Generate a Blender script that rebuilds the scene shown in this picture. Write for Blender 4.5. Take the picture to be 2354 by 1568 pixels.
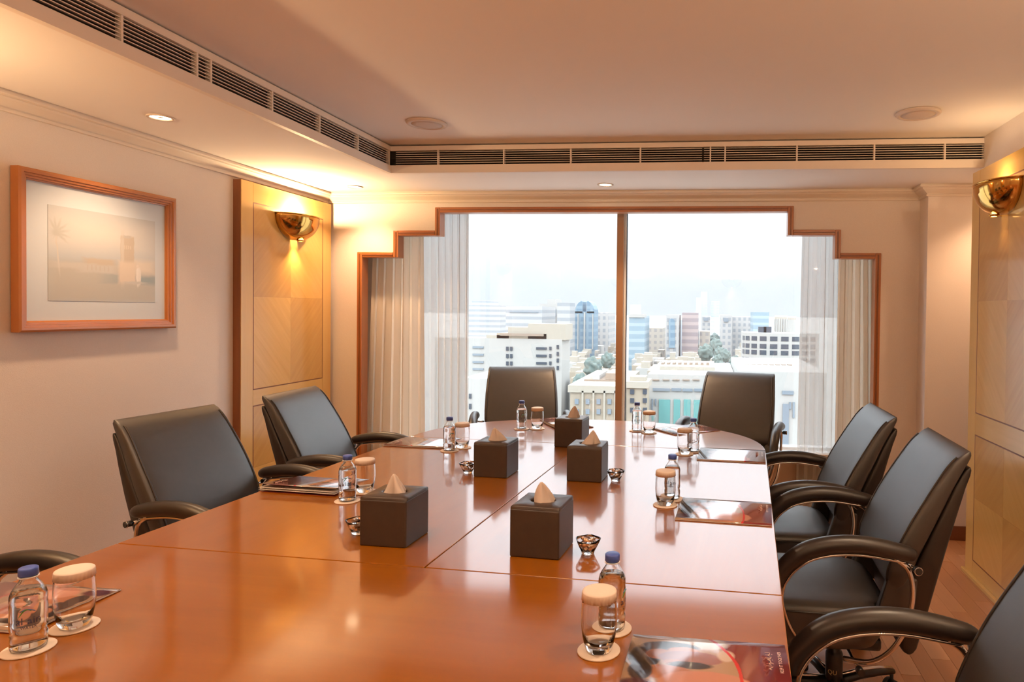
import bpy, bmesh, math, random
import numpy as np
from mathutils import Vector, Matrix
random.seed(7)
for o in list(bpy.data.objects): bpy.data.objects.remove(o)
scene = bpy.context.scene
COL = scene.collection
PI = math.pi

# ------------------------------------------------------------------ camera
F, PX, PY, YAW, PITCH, ROLL = 1532.8, 1473.3, 740.3, .10108, .01639, .01177
TROT = -.06046                       # the table stands slightly turned in the room
EYE = Vector((0, 0, 1.40))
FW = Vector((-math.sin(YAW)*math.cos(PITCH), math.cos(YAW)*math.cos(PITCH), -math.sin(PITCH)))
R0 = Vector((math.cos(YAW), math.sin(YAW), 0)); U0 = R0.cross(FW)
RV = R0*math.cos(ROLL)+U0*math.sin(ROLL); UV = -R0*math.sin(ROLL)+U0*math.cos(ROLL)
cam = bpy.data.cameras.new('camera'); camo = bpy.data.objects.new('camera', cam); COL.objects.link(camo)
m = Matrix.Identity(4)
for i in range(3): m[i][0] = RV[i]; m[i][1] = UV[i]; m[i][2] = -FW[i]; m[i][3] = EYE[i]
camo.matrix_world = m
cam.sensor_width = 36; cam.sensor_fit = 'HORIZONTAL'; cam.lens = F/2354*36
cam.shift_x = (1177-PX)/2354; cam.shift_y = (PY-784)/2354
cam.clip_start = .05; cam.clip_end = 20000
scene.camera = camo
def at(x, y, Y):
    d = FW+RV*((x-PX)/F)-UV*((y-PY)/F)
    return EYE+d*(Y/d.y)

# ------------------------------------------------------------------ sky, sun, exposure
w = bpy.data.worlds.new('world'); scene.world = w; w.use_nodes = True
nt = w.node_tree; nt.nodes.clear()
N = nt.nodes.new
tc = N('ShaderNodeTexCoord'); sp = N('ShaderNodeSeparateXYZ'); nt.links.new(tc.outputs['Generated'], sp.inputs[0])
mx = N('ShaderNodeMath'); mx.operation = 'MAXIMUM'; nt.links.new(sp.outputs['Z'], mx.inputs[0]); mx.inputs[1].default_value = 0
ml = N('ShaderNodeMapRange'); ml.interpolation_type = 'SMOOTHSTEP'; nt.links.new(mx.outputs[0], ml.inputs['Value'])   # hazy sky, brighter above the horizon murk
ml.inputs['From Min'].default_value = .02; ml.inputs['From Max'].default_value = .50; ml.inputs['To Min'].default_value = .44; ml.inputs['To Max'].default_value = 3.7
bg = N('ShaderNodeBackground'); bg.inputs[0].default_value = (.86, .92, 1.0, 1)
ms = N('ShaderNodeMath'); ms.operation = 'MULTIPLY'; nt.links.new(ml.outputs[0], ms.inputs[0]); ms.inputs[1].default_value = 1.0
nt.links.new(ms.outputs[0], bg.inputs[1])
ow = N('ShaderNodeOutputWorld'); nt.links.new(bg.outputs[0], ow.inputs[0])
sl = bpy.data.lights.new('sun', 'SUN'); sl.energy = .4; sl.angle = .05; sl.color = (1, .93, .82)
so = bpy.data.objects.new('sun', sl); COL.objects.link(so)
so.rotation_euler = Vector((.35, 1, -.95)).to_track_quat('-Z', 'Y').to_euler()
vs = scene.view_settings
vs.view_transform = 'Standard'; vs.look = 'None'; vs.exposure = 0.62; vs.gamma = 1; vs.use_curve_mapping = False
scene.cycles.max_bounces = 10; scene.cycles.transparent_max_bounces = 24; scene.cycles.transmission_bounces = 10
scene.cycles.sample_clamp_indirect = 4; scene.cycles.caustics_reflective = False
WARM = (1.0, .63, .36)

# ------------------------------------------------------------------ materials
MATS = {}
def pm(name, col, rough=.5, metal=0, spec=.5, coat=0, coat_r=.1, trans=0, ior=1.5, emit=None, es=0, alpha=1, sheen=0):
    m = bpy.data.materials.new(name); m.use_nodes = True
    b = m.node_tree.nodes['Principled BSDF']
    b.inputs['Base Color'].default_value = (*col, 1); b.inputs['Roughness'].default_value = rough
    b.inputs['Metallic'].default_value = metal; b.inputs['Specular IOR Level'].default_value = spec
    b.inputs['Coat Weight'].default_value = coat; b.inputs['Coat Roughness'].default_value = coat_r
    b.inputs['Transmission Weight'].default_value = trans; b.inputs['IOR'].default_value = ior
    b.inputs['Alpha'].default_value = alpha; b.inputs['Sheen Weight'].default_value = sheen
    if emit: b.inputs['Emission Color'].default_value = (*emit, 1); b.inputs['Emission Strength'].default_value = es
    MATS[name] = m
    return m
def nodes(m): return m.node_tree.nodes, m.node_tree.links, m.node_tree.nodes['Principled BSDF']
def noise_col(m, c1, c2, scale=(1, 1, 1), ns=5, detail=6, rough=.6, bump=0, coord='Object', lo=.3, hi=.7, dist=0, bscale=None):
    n, l, b = nodes(m)
    t = n.new('ShaderNodeTexCoord'); mp = n.new('ShaderNodeMapping'); mp.inputs['Scale'].default_value = scale
    l.new(t.outputs[coord], mp.inputs[0])
    nz = n.new('ShaderNodeTexNoise'); nz.inputs['Scale'].default_value = ns; nz.inputs['Detail'].default_value = detail
    nz.inputs['Roughness'].default_value = rough; nz.inputs['Distortion'].default_value = dist
    l.new(mp.outputs[0], nz.inputs['Vector'])
    r = n.new('ShaderNodeValToRGB'); r.color_ramp.elements[0].position = lo; r.color_ramp.elements[1].position = hi
    r.color_ramp.elements[0].color = (*c1, 1); r.color_ramp.elements[1].color = (*c2, 1)
    l.new(nz.outputs[0], r.inputs[0]); l.new(r.outputs[0], b.inputs['Base Color'])
    if bump:
        bp = n.new('ShaderNodeBump'); bp.inputs['Strength'].default_value = bump; bp.inputs['Distance'].default_value = .002
        if bscale:
            n2 = n.new('ShaderNodeTexNoise'); n2.inputs['Scale'].default_value = bscale; n2.inputs['Detail'].default_value = 3
            l.new(t.outputs[coord], n2.inputs['Vector']); l.new(n2.outputs[0], bp.inputs['Height'])
        else: l.new(nz.outputs[0], bp.inputs['Height'])
        l.new(bp.outputs[0], b.inputs['Normal'])
    return m
def wood(name, c1, c2, axis='X', rough=.3, ns=6, stretch=14, **k):
    m = pm(name, c1, rough, **k)
    s = [stretch]*3; s['XYZ'.index(axis)] = 1
    return noise_col(m, c1, c2, s, ns=ns/4, detail=8, rough=.65, dist=.4, lo=.25, hi=.75)

noise_col(pm('wallpaper', (.80, .71, .64), .85), (.78, .69, .62), (.82, .73, .66), (1, 1, 1), ns=260, detail=2, bump=.25)
noise_col(pm('ceiling_paint', (.86, .79, .73), .9), (.855, .785, .725), (.865, .795, .735), ns=2, detail=2)
noise_col(pm('cornice_paint', (.78, .68, .58), .7), (.77, .67, .57), (.79, .69, .59), ns=3)
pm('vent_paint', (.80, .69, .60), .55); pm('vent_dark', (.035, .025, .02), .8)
wood('trim_wood', (.34, .105, .028), (.46, .16, .045), 'Z', .35, coat=.3)
wood('trim_wood_h', (.34, .105, .028), (.46, .16, .045), 'X', .35, coat=.3)
wood('dark_trim_wood', (.17, .055, .018), (.25, .085, .028), 'Z', .4)
wood('maple', (.66, .385, .105), (.74, .45, .14), 'Z', .28, coat=1, coat_r=.12)
wood('maple_h', (.65, .375, .10), (.73, .44, .135), 'Y', .28, coat=1, coat_r=.12)
def veneer(name, ang, c1, c2):
    m = pm(name, c1, .28, coat=1, coat_r=.12)
    n, l, b = nodes(m)
    noise_col(m, c1, c2, (1, 1, 14), ns=2.2, detail=8, dist=.4, lo=.25, hi=.75)
    mp = [x for x in n if x.type == 'MAPPING'][0]
    t = [x for x in n if x.type == 'TEX_COORD'][0]
    rt = n.new('ShaderNodeVectorRotate'); rt.rotation_type = 'X_AXIS'; rt.inputs['Angle'].default_value = ang
    l.new(t.outputs['Object'], rt.inputs[0]); l.new(rt.outputs[0], mp.inputs[0])
    return m
veneer('veneer_rising', PI/4, (.64, .355, .085), (.74, .435, .13))
veneer('veneer_falling', -PI/4, (.55, .285, .066), (.65, .365, .10))
pm('inlay', (.22, .075, .025), .35)
TBL = dict(rough=.33, spec=.3, coat=1, coat_r=.09)
def table_wood(name, axis):
    m = wood(name, (.245, .069, .0005), (.305, .093, .001), axis, ns=5, stretch=10, **TBL)
    nodes(m)[2].inputs['Coat IOR'].default_value = 1.43; nodes(m)[2].inputs['Specular Tint'].default_value = (1, .42, .08, 1)
    return m
table_wood('table_wood_x', 'X'); table_wood('table_wood_y', 'Y')
pm('table_edge', (.48, .19, .055), .3, coat=.5)
noise_col(pm('floor_base', (.40, .17, .07), .3), (.34, .14, .055), (.46, .20, .085), (14, 1, 1), ns=3)
for i, c in enumerate([(.46, .205, .09), (.40, .165, .068), (.52, .25, .12), (.43, .18, .075)]):
    wood('plank_%d' % i, c, tuple(x*1.18 for x in c), 'Y', .28, coat=.4, coat_r=.15)
wood('base_wood', (.16, .05, .015), (.22, .07, .02), 'X', .35)
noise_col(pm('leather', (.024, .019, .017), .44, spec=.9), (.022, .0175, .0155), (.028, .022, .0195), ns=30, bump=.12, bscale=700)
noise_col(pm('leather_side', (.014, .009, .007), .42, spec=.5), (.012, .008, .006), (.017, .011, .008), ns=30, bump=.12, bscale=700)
pm('arm_pad', (.016, .011, .009), .38, spec=.6)
pm('chrome', (.75, .72, .70), .12, metal=1); pm('black_plastic', (.012, .011, .011), .35); pm('black_rubber', (.02, .02, .02), .7)
pm('print_gold', (.75, .6, .3), .5)
noise_col(pm('box_leather', (.035, .020, .014), .42, spec=.6), (.032, .018, .0125), (.040, .023, .016), ns=40, bump=.15, bscale=900)
pm('hole_shade', (.004, .003, .003), .9)
pm('tissue_paper', (.62, .52, .46), .9)
pm('glass', (1, 1, 1), 0, trans=1, ior=1.47); pm('water', (1, 1, 1), 0, trans=1, ior=1.33)
pm('cap_blue', (.05, .10, .42), .4); pm('paper_lid', (.78, .66, .57), .85); pm('coaster_card', (.78, .66, .57), .85)
pm('label_ink', (.03, .03, .08), .6); pm('label_green', (.10, .30, .06), .6); pm('label_blue', (.10, .22, .55), .5); pm('label_white', (.85, .88, .92), .5)
pm('brass', (.62, .36, .10), .10, metal=1)
pm('lamp_glow', (1, .8, .5), .5, emit=(1, .80, .50), es=14); pm('lamp_warm', (1, .7, .3), .5, emit=(1, .68, .25), es=7)
pm('white_plastic', (.66, .54, .46), .5); pm('speaker_grille', (.62, .50, .43), .6)
pm('mat_board', (.62, .70, .78), .8)
pm('window_frame', (.36, .20, .11), .4, metal=.3); pm('window_white', (.80, .80, .80), .4); pm('sill_paint', (.78, .75, .72), .5)
pm('cream_wall', (.62, .47, .36), .8); pm('dark_void', (.02, .015, .012), .9)
pm('foil_copper', (.75, .45, .28), .3, metal=.6); pm('foil_silver', (.8, .78, .75), .2, metal=1); pm('wrapper_brown', (.07, .03, .02), .3)
pm('frame_wood', (.47, .17, .045), .35, coat=.4); pm('picture_glass', (1, 1, 1), .02, trans=1, ior=1.2)
def mixmat(name, parts):
    """parts: list of (weight, shader type, colour, rough)"""
    m = bpy.data.materials.new(name); m.use_nodes = True; n = m.node_tree.nodes; l = m.node_tree.links; n.clear()
    out = n.new('ShaderNodeOutputMaterial'); cur = None; tot = 0
    for wgt, ty, c, r in parts:
        s = n.new('ShaderNodeBsdf'+ty); s.inputs['Color'].default_value = (*c, 1)
        if r is not None and 'Roughness' in s.inputs: s.inputs['Roughness'].default_value = r
        if cur is None: cur = s.outputs[0]; tot = wgt
        else:
            tot += wgt; mxn = n.new('ShaderNodeMixShader'); mxn.inputs[0].default_value = wgt/tot
            l.new(cur, mxn.inputs[1]); l.new(s.outputs[0], mxn.inputs[2]); cur = mxn.outputs[0]
    l.new(cur, out.inputs[0]); MATS[name] = m
    return m
mixmat('pane_glass', [(.95, 'Transparent', (.97, .985, .98), None), (.05, 'Glossy', (1, 1, 1), .0)])
mixmat('drape_fabric', [(.62, 'Diffuse', (.92, .82, .69), None), (.38, 'Translucent', (.90, .80, .66), None)])
mixmat('sheer_fabric', [(.18, 'Transparent', (1, 1, 1), None), (.52, 'Diffuse', (.80, .77, .72), None), (.30, 'Translucent', (.46, .45, .44), None)])

# ------------------------------------------------------------------ mesh helpers
class MB:
    def __init__(s): s.v = []; s.f = []; s.sm = []
    def add(s, vs_, fs, smooth=False):
        o = len(s.v); s.v += [tuple(p) for p in vs_]
        for f in fs: s.f.append(tuple(i+o for i in f)); s.sm.append(smooth)
        return s
    def box(s, x0, x1, y0, y1, z0, z1, M=None):
        P = [(x0, y0, z0), (x1, y0, z0), (x1, y1, z0), (x0, y1, z0), (x0, y0, z1), (x1, y0, z1), (x1, y1, z1), (x0, y1, z1)]
        if M is not None: P = [M @ Vector(p) for p in P]
        return s.add(P, [(3, 2, 1, 0), (4, 5, 6, 7), (0, 1, 5, 4), (1, 2, 6, 5), (2, 3, 7, 6), (3, 0, 4, 7)])
    def loft(s, rings, cap0=True, cap1=True, smooth=True, closed=True):
        n = len(rings[0]); vs_ = [p for r in rings for p in r]; fs = []
        for i in range(len(rings)-1):
            for j in range(n if closed else n-1):
                k = (j+1) % n
                fs.append((i*n+j, i*n+k, (i+1)*n+k, (i+1)*n+j))
        s.add(vs_, fs, smooth)
        b = len(s.v)-len(vs_)
        if cap0: s.f.append(tuple(b+i for i in reversed(range(n)))); s.sm.append(False)
        if cap1: s.f.append(tuple(b+(len(rings)-1)*n+i for i in range(n))); s.sm.append(False)
        return s
    def lathe(s, prof, n=32, cap0=False, cap1=False, mod=None, smooth=True):
        R = []
        for r, z in prof:
            R.append([((r*(mod(a, r, z) if mod else 1))*math.cos(a), (r*(mod(a, r, z) if mod else 1))*math.sin(a), z) for a in [2*PI*i/n for i in range(n)]])
        return s.loft(R, cap0, cap1, smooth)
    def tube(s, path, rad, n=10, cap=True, flat=1.0, up=None):
        """rad: number or list; flat scales the section across the 'up' direction"""
        P = [Vector(p) for p in path]; R = []
        prev = None
        for i, p in enumerate(P):
            t = (P[min(i+1, len(P)-1)]-P[max(i-1, 0)]).normalized()
            if up is not None: a = Vector(up)
            else: a = prev if prev is not None else (Vector((0, 0, 1)) if abs(t.z) < .9 else Vector((1, 0, 0)))
            a = (a-t*a.dot(t)).normalized(); b = t.cross(a)
            prev = a
            r = rad[i] if isinstance(rad, (list, tuple)) else rad
            R.append([p+a*(r*math.cos(2*PI*j/n))*flat+b*(r*math.sin(2*PI*j/n)) for j in range(n)])
        return s.loft(R, cap, cap)
    def poly(s, pts, z0, z1):
        n = len(pts)
        return s.loft([[(x, y, z0) for x, y in pts], [(x, y, z1) for x, y in pts]], True, True, False)
    def mesh(s, name):
        me = bpy.data.meshes.new(name); me.from_pydata(s.v, [], s.f); me.update()
        me.polygons.foreach_set('use_smooth', s.sm)
        return me
    def build(s, name, mat, parent=None, bevel=0, seg=2, loc=None, rot=None):
        me = s.mesh(name); 
        bm = bmesh.new(); bm.from_mesh(me); bmesh.ops.recalc_face_normals(bm, faces=bm.faces)
        if bevel: bmesh.ops.bevel(bm, geom=[e for e in bm.edges if e.is_manifold and e.calc_face_angle(0) > .6], offset=bevel, segments=seg, affect='EDGES', profile=.5)
        bm.to_mesh(me); bm.free()
        return link(name, me, mat, parent, loc, rot)
def cr(path, k=5, extra=None):
    """Catmull-Rom resampling of a path (and of a list of radii)"""
    P = [Vector(p) for p in path]; E = extra; out = []; eo = []
    for i in range(len(P)-1):
        a, b, c, d = P[max(i-1, 0)], P[i], P[i+1], P[min(i+2, len(P)-1)]
        for j in range(k):
            t = j/k
            out.append(.5*((2*b)+(c-a)*t+(2*a-5*b+4*c-d)*t*t+(3*b-a-3*c+d)*t**3))
            if E: eo.append(E[i]*(1-t)+E[i+1]*t)
    out.append(P[-1])
    if E: eo.append(E[-1]); return out, eo
    return out
def link(name, me, mat=None, parent=None, loc=None, rot=None):
    o = bpy.data.objects.new(name, me); COL.objects.link(o)
    if mat and me and not me.materials: me.materials.append(MATS[mat])
    if parent: o.parent = parent
    if loc is not None: o.location = loc
    if rot is not None: o.rotation_euler = rot
    return o
def tag(o, label, cat, group=None, kind=None):
    o['label'] = label; o['category'] = cat
    if group: o['group'] = group
    if kind: o['kind'] = kind
    return o
def struct(o, label, cat):
    o['kind'] = 'structure'; o['label'] = label; o['category'] = cat
    return o
def empty(name, loc=(0, 0, 0), rz=0):
    o = bpy.data.objects.new(name, None); COL.objects.link(o); o.location = loc; o.rotation_euler = (0, 0, rz); o.empty_display_size = .05
    return o
def copy_tree(o, parent=None):
    c = o.copy(); COL.objects.link(c)
    if parent: c.parent = parent
    for ch in list(o.children): copy_tree(ch, c)
    return c
cT, sT = math.cos(TROT), math.sin(TROT)
def T(x, y, z=.75): return Vector((x*cT-y*sT, x*sT+y*cT, z))      # table frame -> room

# ------------------------------------------------------------------ room shell
XL, YB, YN, XR, XN = -2.68, 4.46, 4.304, 1.47, 1.95
ZC, ZS = 2.365, 2.20
YV, XV = 3.79, -1.886                # soffit edges
YGL = 4.80
struct(MB().box(XL-.1, XN+.1, -2.3, YGL, -.1, -.012).build('floor', 'floor_base'), 'warm brown strip parquet floor', 'floor')
fl = bpy.data.objects['floor']
pw, pl = .078, .52
pmesh = [MB().box(.0006, pw-.0006, .0008, pl-.0008, -.012, 0).mesh('plank') for _ in range(4)]
for i, me in enumerate(pmesh): me.materials.append(MATS['plank_%d' % i])
for i in range(24):
    x = .06+i*pw; off = -(i*.37 % 1)*pl
    ylo, yhi = .75, (4.40 if x > 0 else 3)
    j = 0
    while True:
        y = ylo+off+j*pl; j += 1
        if y > yhi-.1: break
        if x+pw > XR and y+pl < 3.8: continue
        o = link('plank', random.choice(pmesh), None, fl, (x, y, random.uniform(-.0004, .0004)))
        if len([c for c in fl.children]) > 255: break
struct(MB().box(XV-.12, XR+.1, -2.3, YV+.12, ZC, ZC+.06).build('ceiling', 'ceiling_paint'), 'raised pinkish cream ceiling panel', 'ceiling')
s = MB().box(XL-.1, XV, -2.3, YB+.03, ZS, ZS+.02).box(XV-.001, XN+.1, YV, YB+.03, ZS, ZS+.02)
struct(s.build('trim_1', 'ceiling_paint'), 'lowered cream soffit border along the left and window walls', 'soffit')
# fascia bands above and below the air vents, shadow gap at the top
bz0, bz1, tz0, tz1 = ZS-.002, ZS+.043, ZS+.130, ZC-.008
s = MB().box(XV-.02, XV+.006, -2.3, YV-.006, bz0, bz1).box(XV-.02, XR, YV-.006, YV+.02, bz0, bz1)
struct(s.build('trim_2', 'vent_paint'), 'painted lower fascia band under the long air vents', 'fascia')
s = MB().box(XV-.02, XV+.004, -2.3, YV-.004, tz0, tz1).box(XV-.02, XR, YV-.004, YV+.02, tz0, tz1)
struct(s.build('trim_3', 'vent_paint'), 'painted upper fascia band above the long air vents', 'fascia')
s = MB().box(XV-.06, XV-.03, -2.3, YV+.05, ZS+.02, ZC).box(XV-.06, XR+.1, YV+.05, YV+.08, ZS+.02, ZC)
struct(s.build('trim_4', 'vent_dark'), 'dark sheet for the shaded void behind the air vent slats', 'void')  # sheet coloured dark for the shade inside the vents
struct(MB().box(XL-.1, XL, -2.3, YGL, -.1, ZC).build('wall_left', 'wallpaper'), 'beige papered left wall', 'wall')
struct(MB().box(XL-.1, XN+.1, -2.4, -2.3, -.1, ZC+.05).build('wall_front', 'wallpaper'), 'beige papered wall opposite the window', 'wall')
s = MB().box(XR, XR+.1, -2.3, YV+.03, -.1, ZC+.05).box(XR+.1, XN+.1, YV-.07, YV+.03, -.1, ZC).box(XN, XN+.1, YV, YGL, -.1, ZS+.1)
struct(s.build('wall_right', 'wallpaper'), 'beige papered right wall stepping back beyond the maple panel', 'wall')
# window wall with stepped opening
TO = [(-2.453, 0), (-2.453, 1.790), (-2.190, 1.790), (-2.190, 1.941), (-1.890, 1.941), (-1.890, 2.100), (.545, 2.100), (.545, 1.944), (.848, 1.944), (.848, 1.793), (1.105, 1.793), (1.105, 0)]
tw = .037
s = MB()
WT = .055
s.box(XL, TO[0][0]+.01, YB, YB+WT, 0, ZS); s.box(TO[-1][0]-.01, 1.345, YB, YB+WT, 0, ZS)
s.box(TO[0][0]+.01, TO[2][0]+.01, YB, YB+WT, TO[1][1]-.01, ZS); s.box(TO[2][0]+.01, TO[4][0]+.01, YB, YB+WT, TO[3][1]-.01, ZS)
s.box(TO[4][0]+.01, TO[6][0]-.01, YB, YB+WT, TO[5][1]-.01, ZS)
s.box(TO[6][0]-.01, TO[8][0]-.01, YB, YB+WT, TO[7][1]-.01, ZS); s.box(TO[8][0]-.01, TO[10][0]-.01, YB, YB+WT, TO[9][1]-.01, ZS)
struct(s.build('wall_back', 'wallpaper'), 'peach papered window wall with stepped opening', 'wall')
struct(MB().box(1.345, XN+.05, YN, YGL, -.02, ZS).build('wall_nook', 'wallpaper'), 'projecting wall strip in the recess beside the maple panel', 'wall')
# stepped wooden architrave, one board per run
tr = empty('trim_5', (0, 0, 0)); struct(tr, 'stepped reddish wood architrave around the window opening', 'trim')
for i in range(len(TO)-1):
    (x0, z0), (x1, z1) = TO[i], TO[i+1]
    if x0 == x1:
        sgn = 1 if i < 5 else -1
        lo, hi = min(z0, z1), max(z0, z1)
        if 0 < i < len(TO)-2: lo -= tw
        xa, xb = sorted((x0, x0+sgn*tw))
        p = MB().box(xa, xb, YB-.014, YB+WT+.02, max(lo, 0), hi-.0)
        b = p.build('trim_board', 'trim_wood', tr, .004)
        xc = (xa+xb)/2
        MB().box(xc-.004, xc+.004, YB-.019, YB-.010, max(lo, 0), hi-.012).build('bead', 'dark_trim_wood', b)
    else:
        a, c = x0, x1
        if i < 5: a += tw
        elif i == 5: a += tw; c -= tw
        else: c -= tw
        p = MB().box(a, c, YB-.014, YB+WT+.02, z0-tw, z0)
        b = p.build('trim_board', 'trim_wood_h', tr, .004)
        MB().box(a, c, YB-.019, YB-.010, z0-tw/2-.004, z0-tw/2+.004).build('bead', 'dark_trim_wood', b)
# cornice
def cornice(name, pts, label):
    """pts: polyline (x, y) along the wall; interior lies to the right of the direction of travel"""
    prof = [(0, 2.131), (.014, 2.131), (.016, 2.134), (.016, 2.142), (.010, 2.144), (.012, 2.150), (.024, 2.158), (.044, 2.170), (.050, 2.176), (.050, 2.179), (.064, 2.180), (.068, 2.184), (.068, 2.192), (.062, 2.194), (.062, ZS), (0, ZS)]
    s = MB(); rings = []
    for i, (x, y) in enumerate(pts):
        dirs = []
        if i > 0: dirs.append(Vector((x-pts[i-1][0], y-pts[i-1][1], 0)).normalized())
        if i < len(pts)-1: dirs.append(Vector((pts[i+1][0]-x, pts[i+1][1]-y, 0)).normalized())
        ns_ = [Vector((d.y, -d.x, 0)) for d in dirs]
        nrm = ns_[0] if len(ns_) == 1 else (ns_[0]+ns_[1])/(1+ns_[0].dot(ns_[1]))
        rings.append([(x+nrm.x*a, y+nrm.y*a, z) for a, z in prof])
    s.loft(rings, smooth=False)
    return struct(s.build(name, 'cornice_paint'), label, 'cornice')
cornice('trim_6', [(XL, -2.3), (XL, YB), (1.345, YB), (1.345, YN), (XN, YN)], 'cream moulded cornice along the left and window walls')
struct(MB().box(1.345, XN, YN-.014, YN, 0, .088).build('baseboard_nook', 'base_wood', bevel=.003), 'dark wood baseboard in the recess', 'baseboard')
struct(MB().box(1.105, 1.345, YB-.014, YB, 0, .088).box(1.331, 1.345, YN, YB, 0, .088).build('baseboard_back', 'base_wood', bevel=.003), 'dark wood baseboard under the window wall', 'baseboard')
struct(MB().box(XL, XL+.014, -2.3, 3.5, 0, .088).build('baseboard_left', 'base_wood', bevel=.003), 'dark wood baseboard along the left wall', 'baseboard')
# alcove and window
WX0, WX1, WZ0, WZ1, WM = -2.25, 1.02, .435, 2.24, -.638
s = MB().box(XL-.1, WX0, YGL-.02, YGL+.12, -.1, 2.5).box(WX1, XN+.1, YGL-.02, YGL+.12, -.1, 2.5).box(WX0, WX1, YGL-.02, YGL+.12, -.1, WZ0).box(WX0, WX1, YGL-.02, YGL+.12, WZ1, 2.5)
struct(s.build('wall_window', 'cream_wall'), 'cream outer wall around the window', 'wall')
struct(MB().box(XL-.1, XN+.1, YB+WT, YGL, 2.33, 2.36).build('ceiling_alcove', 'ceiling_paint'), 'ceiling of the curtain recess', 'ceiling')
struct(MB().box(XL, XN, YB+.01, YB+.03, ZS-.0, 2.36).build('wall_header', 'dark_void'), 'hidden header above the window opening', 'wall')
wn = empty('window_1', ((WX0+WX1)/2, YGL, WZ0)); struct(wn, 'wide window of two panes with brown mullion over the city', 'window')
wc = Vector(((WX0+WX1)/2, YGL, WZ0))
def wpart(nm, mt, *b, bev=.003):
    o = MB().box(*b).build(nm, mt, wn, bev); o.matrix_parent_inverse = Matrix.Translation(-wc); return o
wpart('mullion', 'window_frame', WM-.026, WM+.024, YGL-.035, YGL+.05, WZ0, WZ1)
wpart('mullion_seal', 'window_white', WM+.024, WM+.040, YGL-.01, YGL+.04, WZ0, WZ1, bev=0)
wpart('gasket', 'vent_dark', WM+.040, WM+.045, YGL, YGL+.03, WZ0, WZ1, bev=0)
wpart('jamb', 'window_white', WX0-.01, WX0+.035, YGL-.03, YGL+.05, WZ0, WZ1)
wpart('jamb', 'window_white', WX1-.035, WX1+.01, YGL-.03, YGL+.05, WZ0, WZ1)
wpart('head', 'window_white', WX0, WX1, YGL-.03, YGL+.05, WZ1-.035, WZ1+.01)
wpart('bottom_rail', 'window_white', WX0, WX1, YGL-.03, YGL+.05, WZ0-.005, WZ0+.02)
wpart('sill', 'sill_paint', XL, 1.345, YGL-.16, YGL-.02, WZ0-.035, WZ0)
wpart('pane', 'pane_glass', WX0+.03, WM-.02, YGL+.015, YGL+.021, WZ0+.015, WZ1-.03, bev=0)
wpart('pane', 'pane_glass', WM+.04, WX1-.03, YGL+.015, YGL+.021, WZ0+.015, WZ1-.03, bev=0)

# curtains
def curtain(name, mat, x0t, x1t, x0b, x1b, y, amp, folds, label, seed, ztop=2.31):
    rnd = random.Random(seed); nx, nz = folds*10, 14
    ph = [rnd.uniform(-.8, .8) for _ in range(folds+2)]; am = [rnd.uniform(.55, 1.2) for _ in range(folds+2)]
    vs_ = []; fs = []
    for k in range(nz+1):
        v = k/nz; z = .012+(ztop-.012)*(1-v)
        for i in range(nx+1):
            u = i/nx; q = u*folds; b = int(min(q, folds-1e-6)); fr = q-b
            ampv = (am[b]*(1-fr)+am[b+1]*fr)*amp; phv = ph[b]*(1-fr)+ph[b+1]*fr
            xx = (x0t+(x1t-x0t)*u)*(1-v)+(x0b+(x1b-x0b)*u)*v
            yy = y+ampv*math.sin(2*PI*q+phv*(1+.4*v))*(.75+.35*v)
            xx += .3*ampv*math.sin(4*PI*q+phv)
            vs_.append((xx, yy, z))
    for k in range(nz):
        for i in range(nx):
            a = k*(nx+1)+i; fs.append((a, a+1, a+nx+2, a+nx+1))
    s = MB(); s.add(vs_, fs, True)
    root = empty(name, ((x0b+x1b)/2, y, 0)); tag(root, label, 'curtain')
    o = s.build('fabric', mat, root); o.matrix_parent_inverse = Matrix.Translation((-(x0b+x1b)/2, -y, 0))
    r = MB().tube([(min(x0t, x1t)-.01, y, ztop+.004), (max(x0t, x1t)+.01, y, ztop+.004)], .006, 8).build('track', 'window_white', root)
    r.matrix_parent_inverse = Matrix.Translation((-(x0b+x1b)/2, -y, 0))
    return root
curtain('drape', 'drape_fabric', -2.40, -2.05, -2.47, -2.02, 4.610, .026, 6, 'beige drape hanging at the left end of the window', 1)
curtain('sheer_curtain', 'sheer_fabric', -2.12, -1.735, -2.10, -1.725, 4.70, .024, 7, 'sheer cream curtain between the beige drape and the left pane', 2)
curtain('sheer_curtain', 'sheer_fabric', .64, .92, .62, .93, 4.70, .022, 5, 'sheer whitish curtain hanging over the right end of the glass', 3)
curtain('drape', 'drape_fabric', .87, 1.10, .86, 1.15, 4.610, .024, 5, 'narrow beige drape beside the right side of the wood architrave', 4)

# ------------------------------------------------------------------ air vents (slats, dividers)
SLZ = [tz0-.006-.0128*k for k in range(7)]
def vent(axis, a0, a1, divs, label):
    """axis 'x': runs along the window soffit; 'y': along the left soffit"""
    root = empty('air_vent', (XV, a0, ZS) if axis == 'y' else (a0, YV, ZS))
    tag(root, label, 'vent', 'long slatted air vents in the ceiling step')
    me = MB(); L = a1-a0
    me.add([(0, -.000, -.0045), (0, .0225, .0015), (0, .0225, .003), (0, 0, -.0015), (L, 0, -.0045), (L, .0225, .0015), (L, .0225, .003), (L, 0, -.0015)],
           [(0, 1, 2, 3), (7, 6, 5, 4), (0, 4, 5, 1), (1, 5, 6, 2), (2, 6, 7, 3), (3, 7, 4, 0)])
    sm = me.mesh('slat'); sm.materials.append(MATS['vent_paint'])
    dm = MB().box(-.004, .004, -.002, .020, bz1-ZS, tz0-ZS).mesh('divider'); dm.materials.append(MATS['vent_paint'])
    rz = 0 if axis == 'x' else PI/2       # local x along the run, local y into the soffit
    root.rotation_euler = (0, 0, rz)
    for z in SLZ: link('slat', sm, None, root, (0, 0, z-ZS))
    for d in divs: link('divider', dm, None, root, (d-a0, 0, 0))
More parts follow.
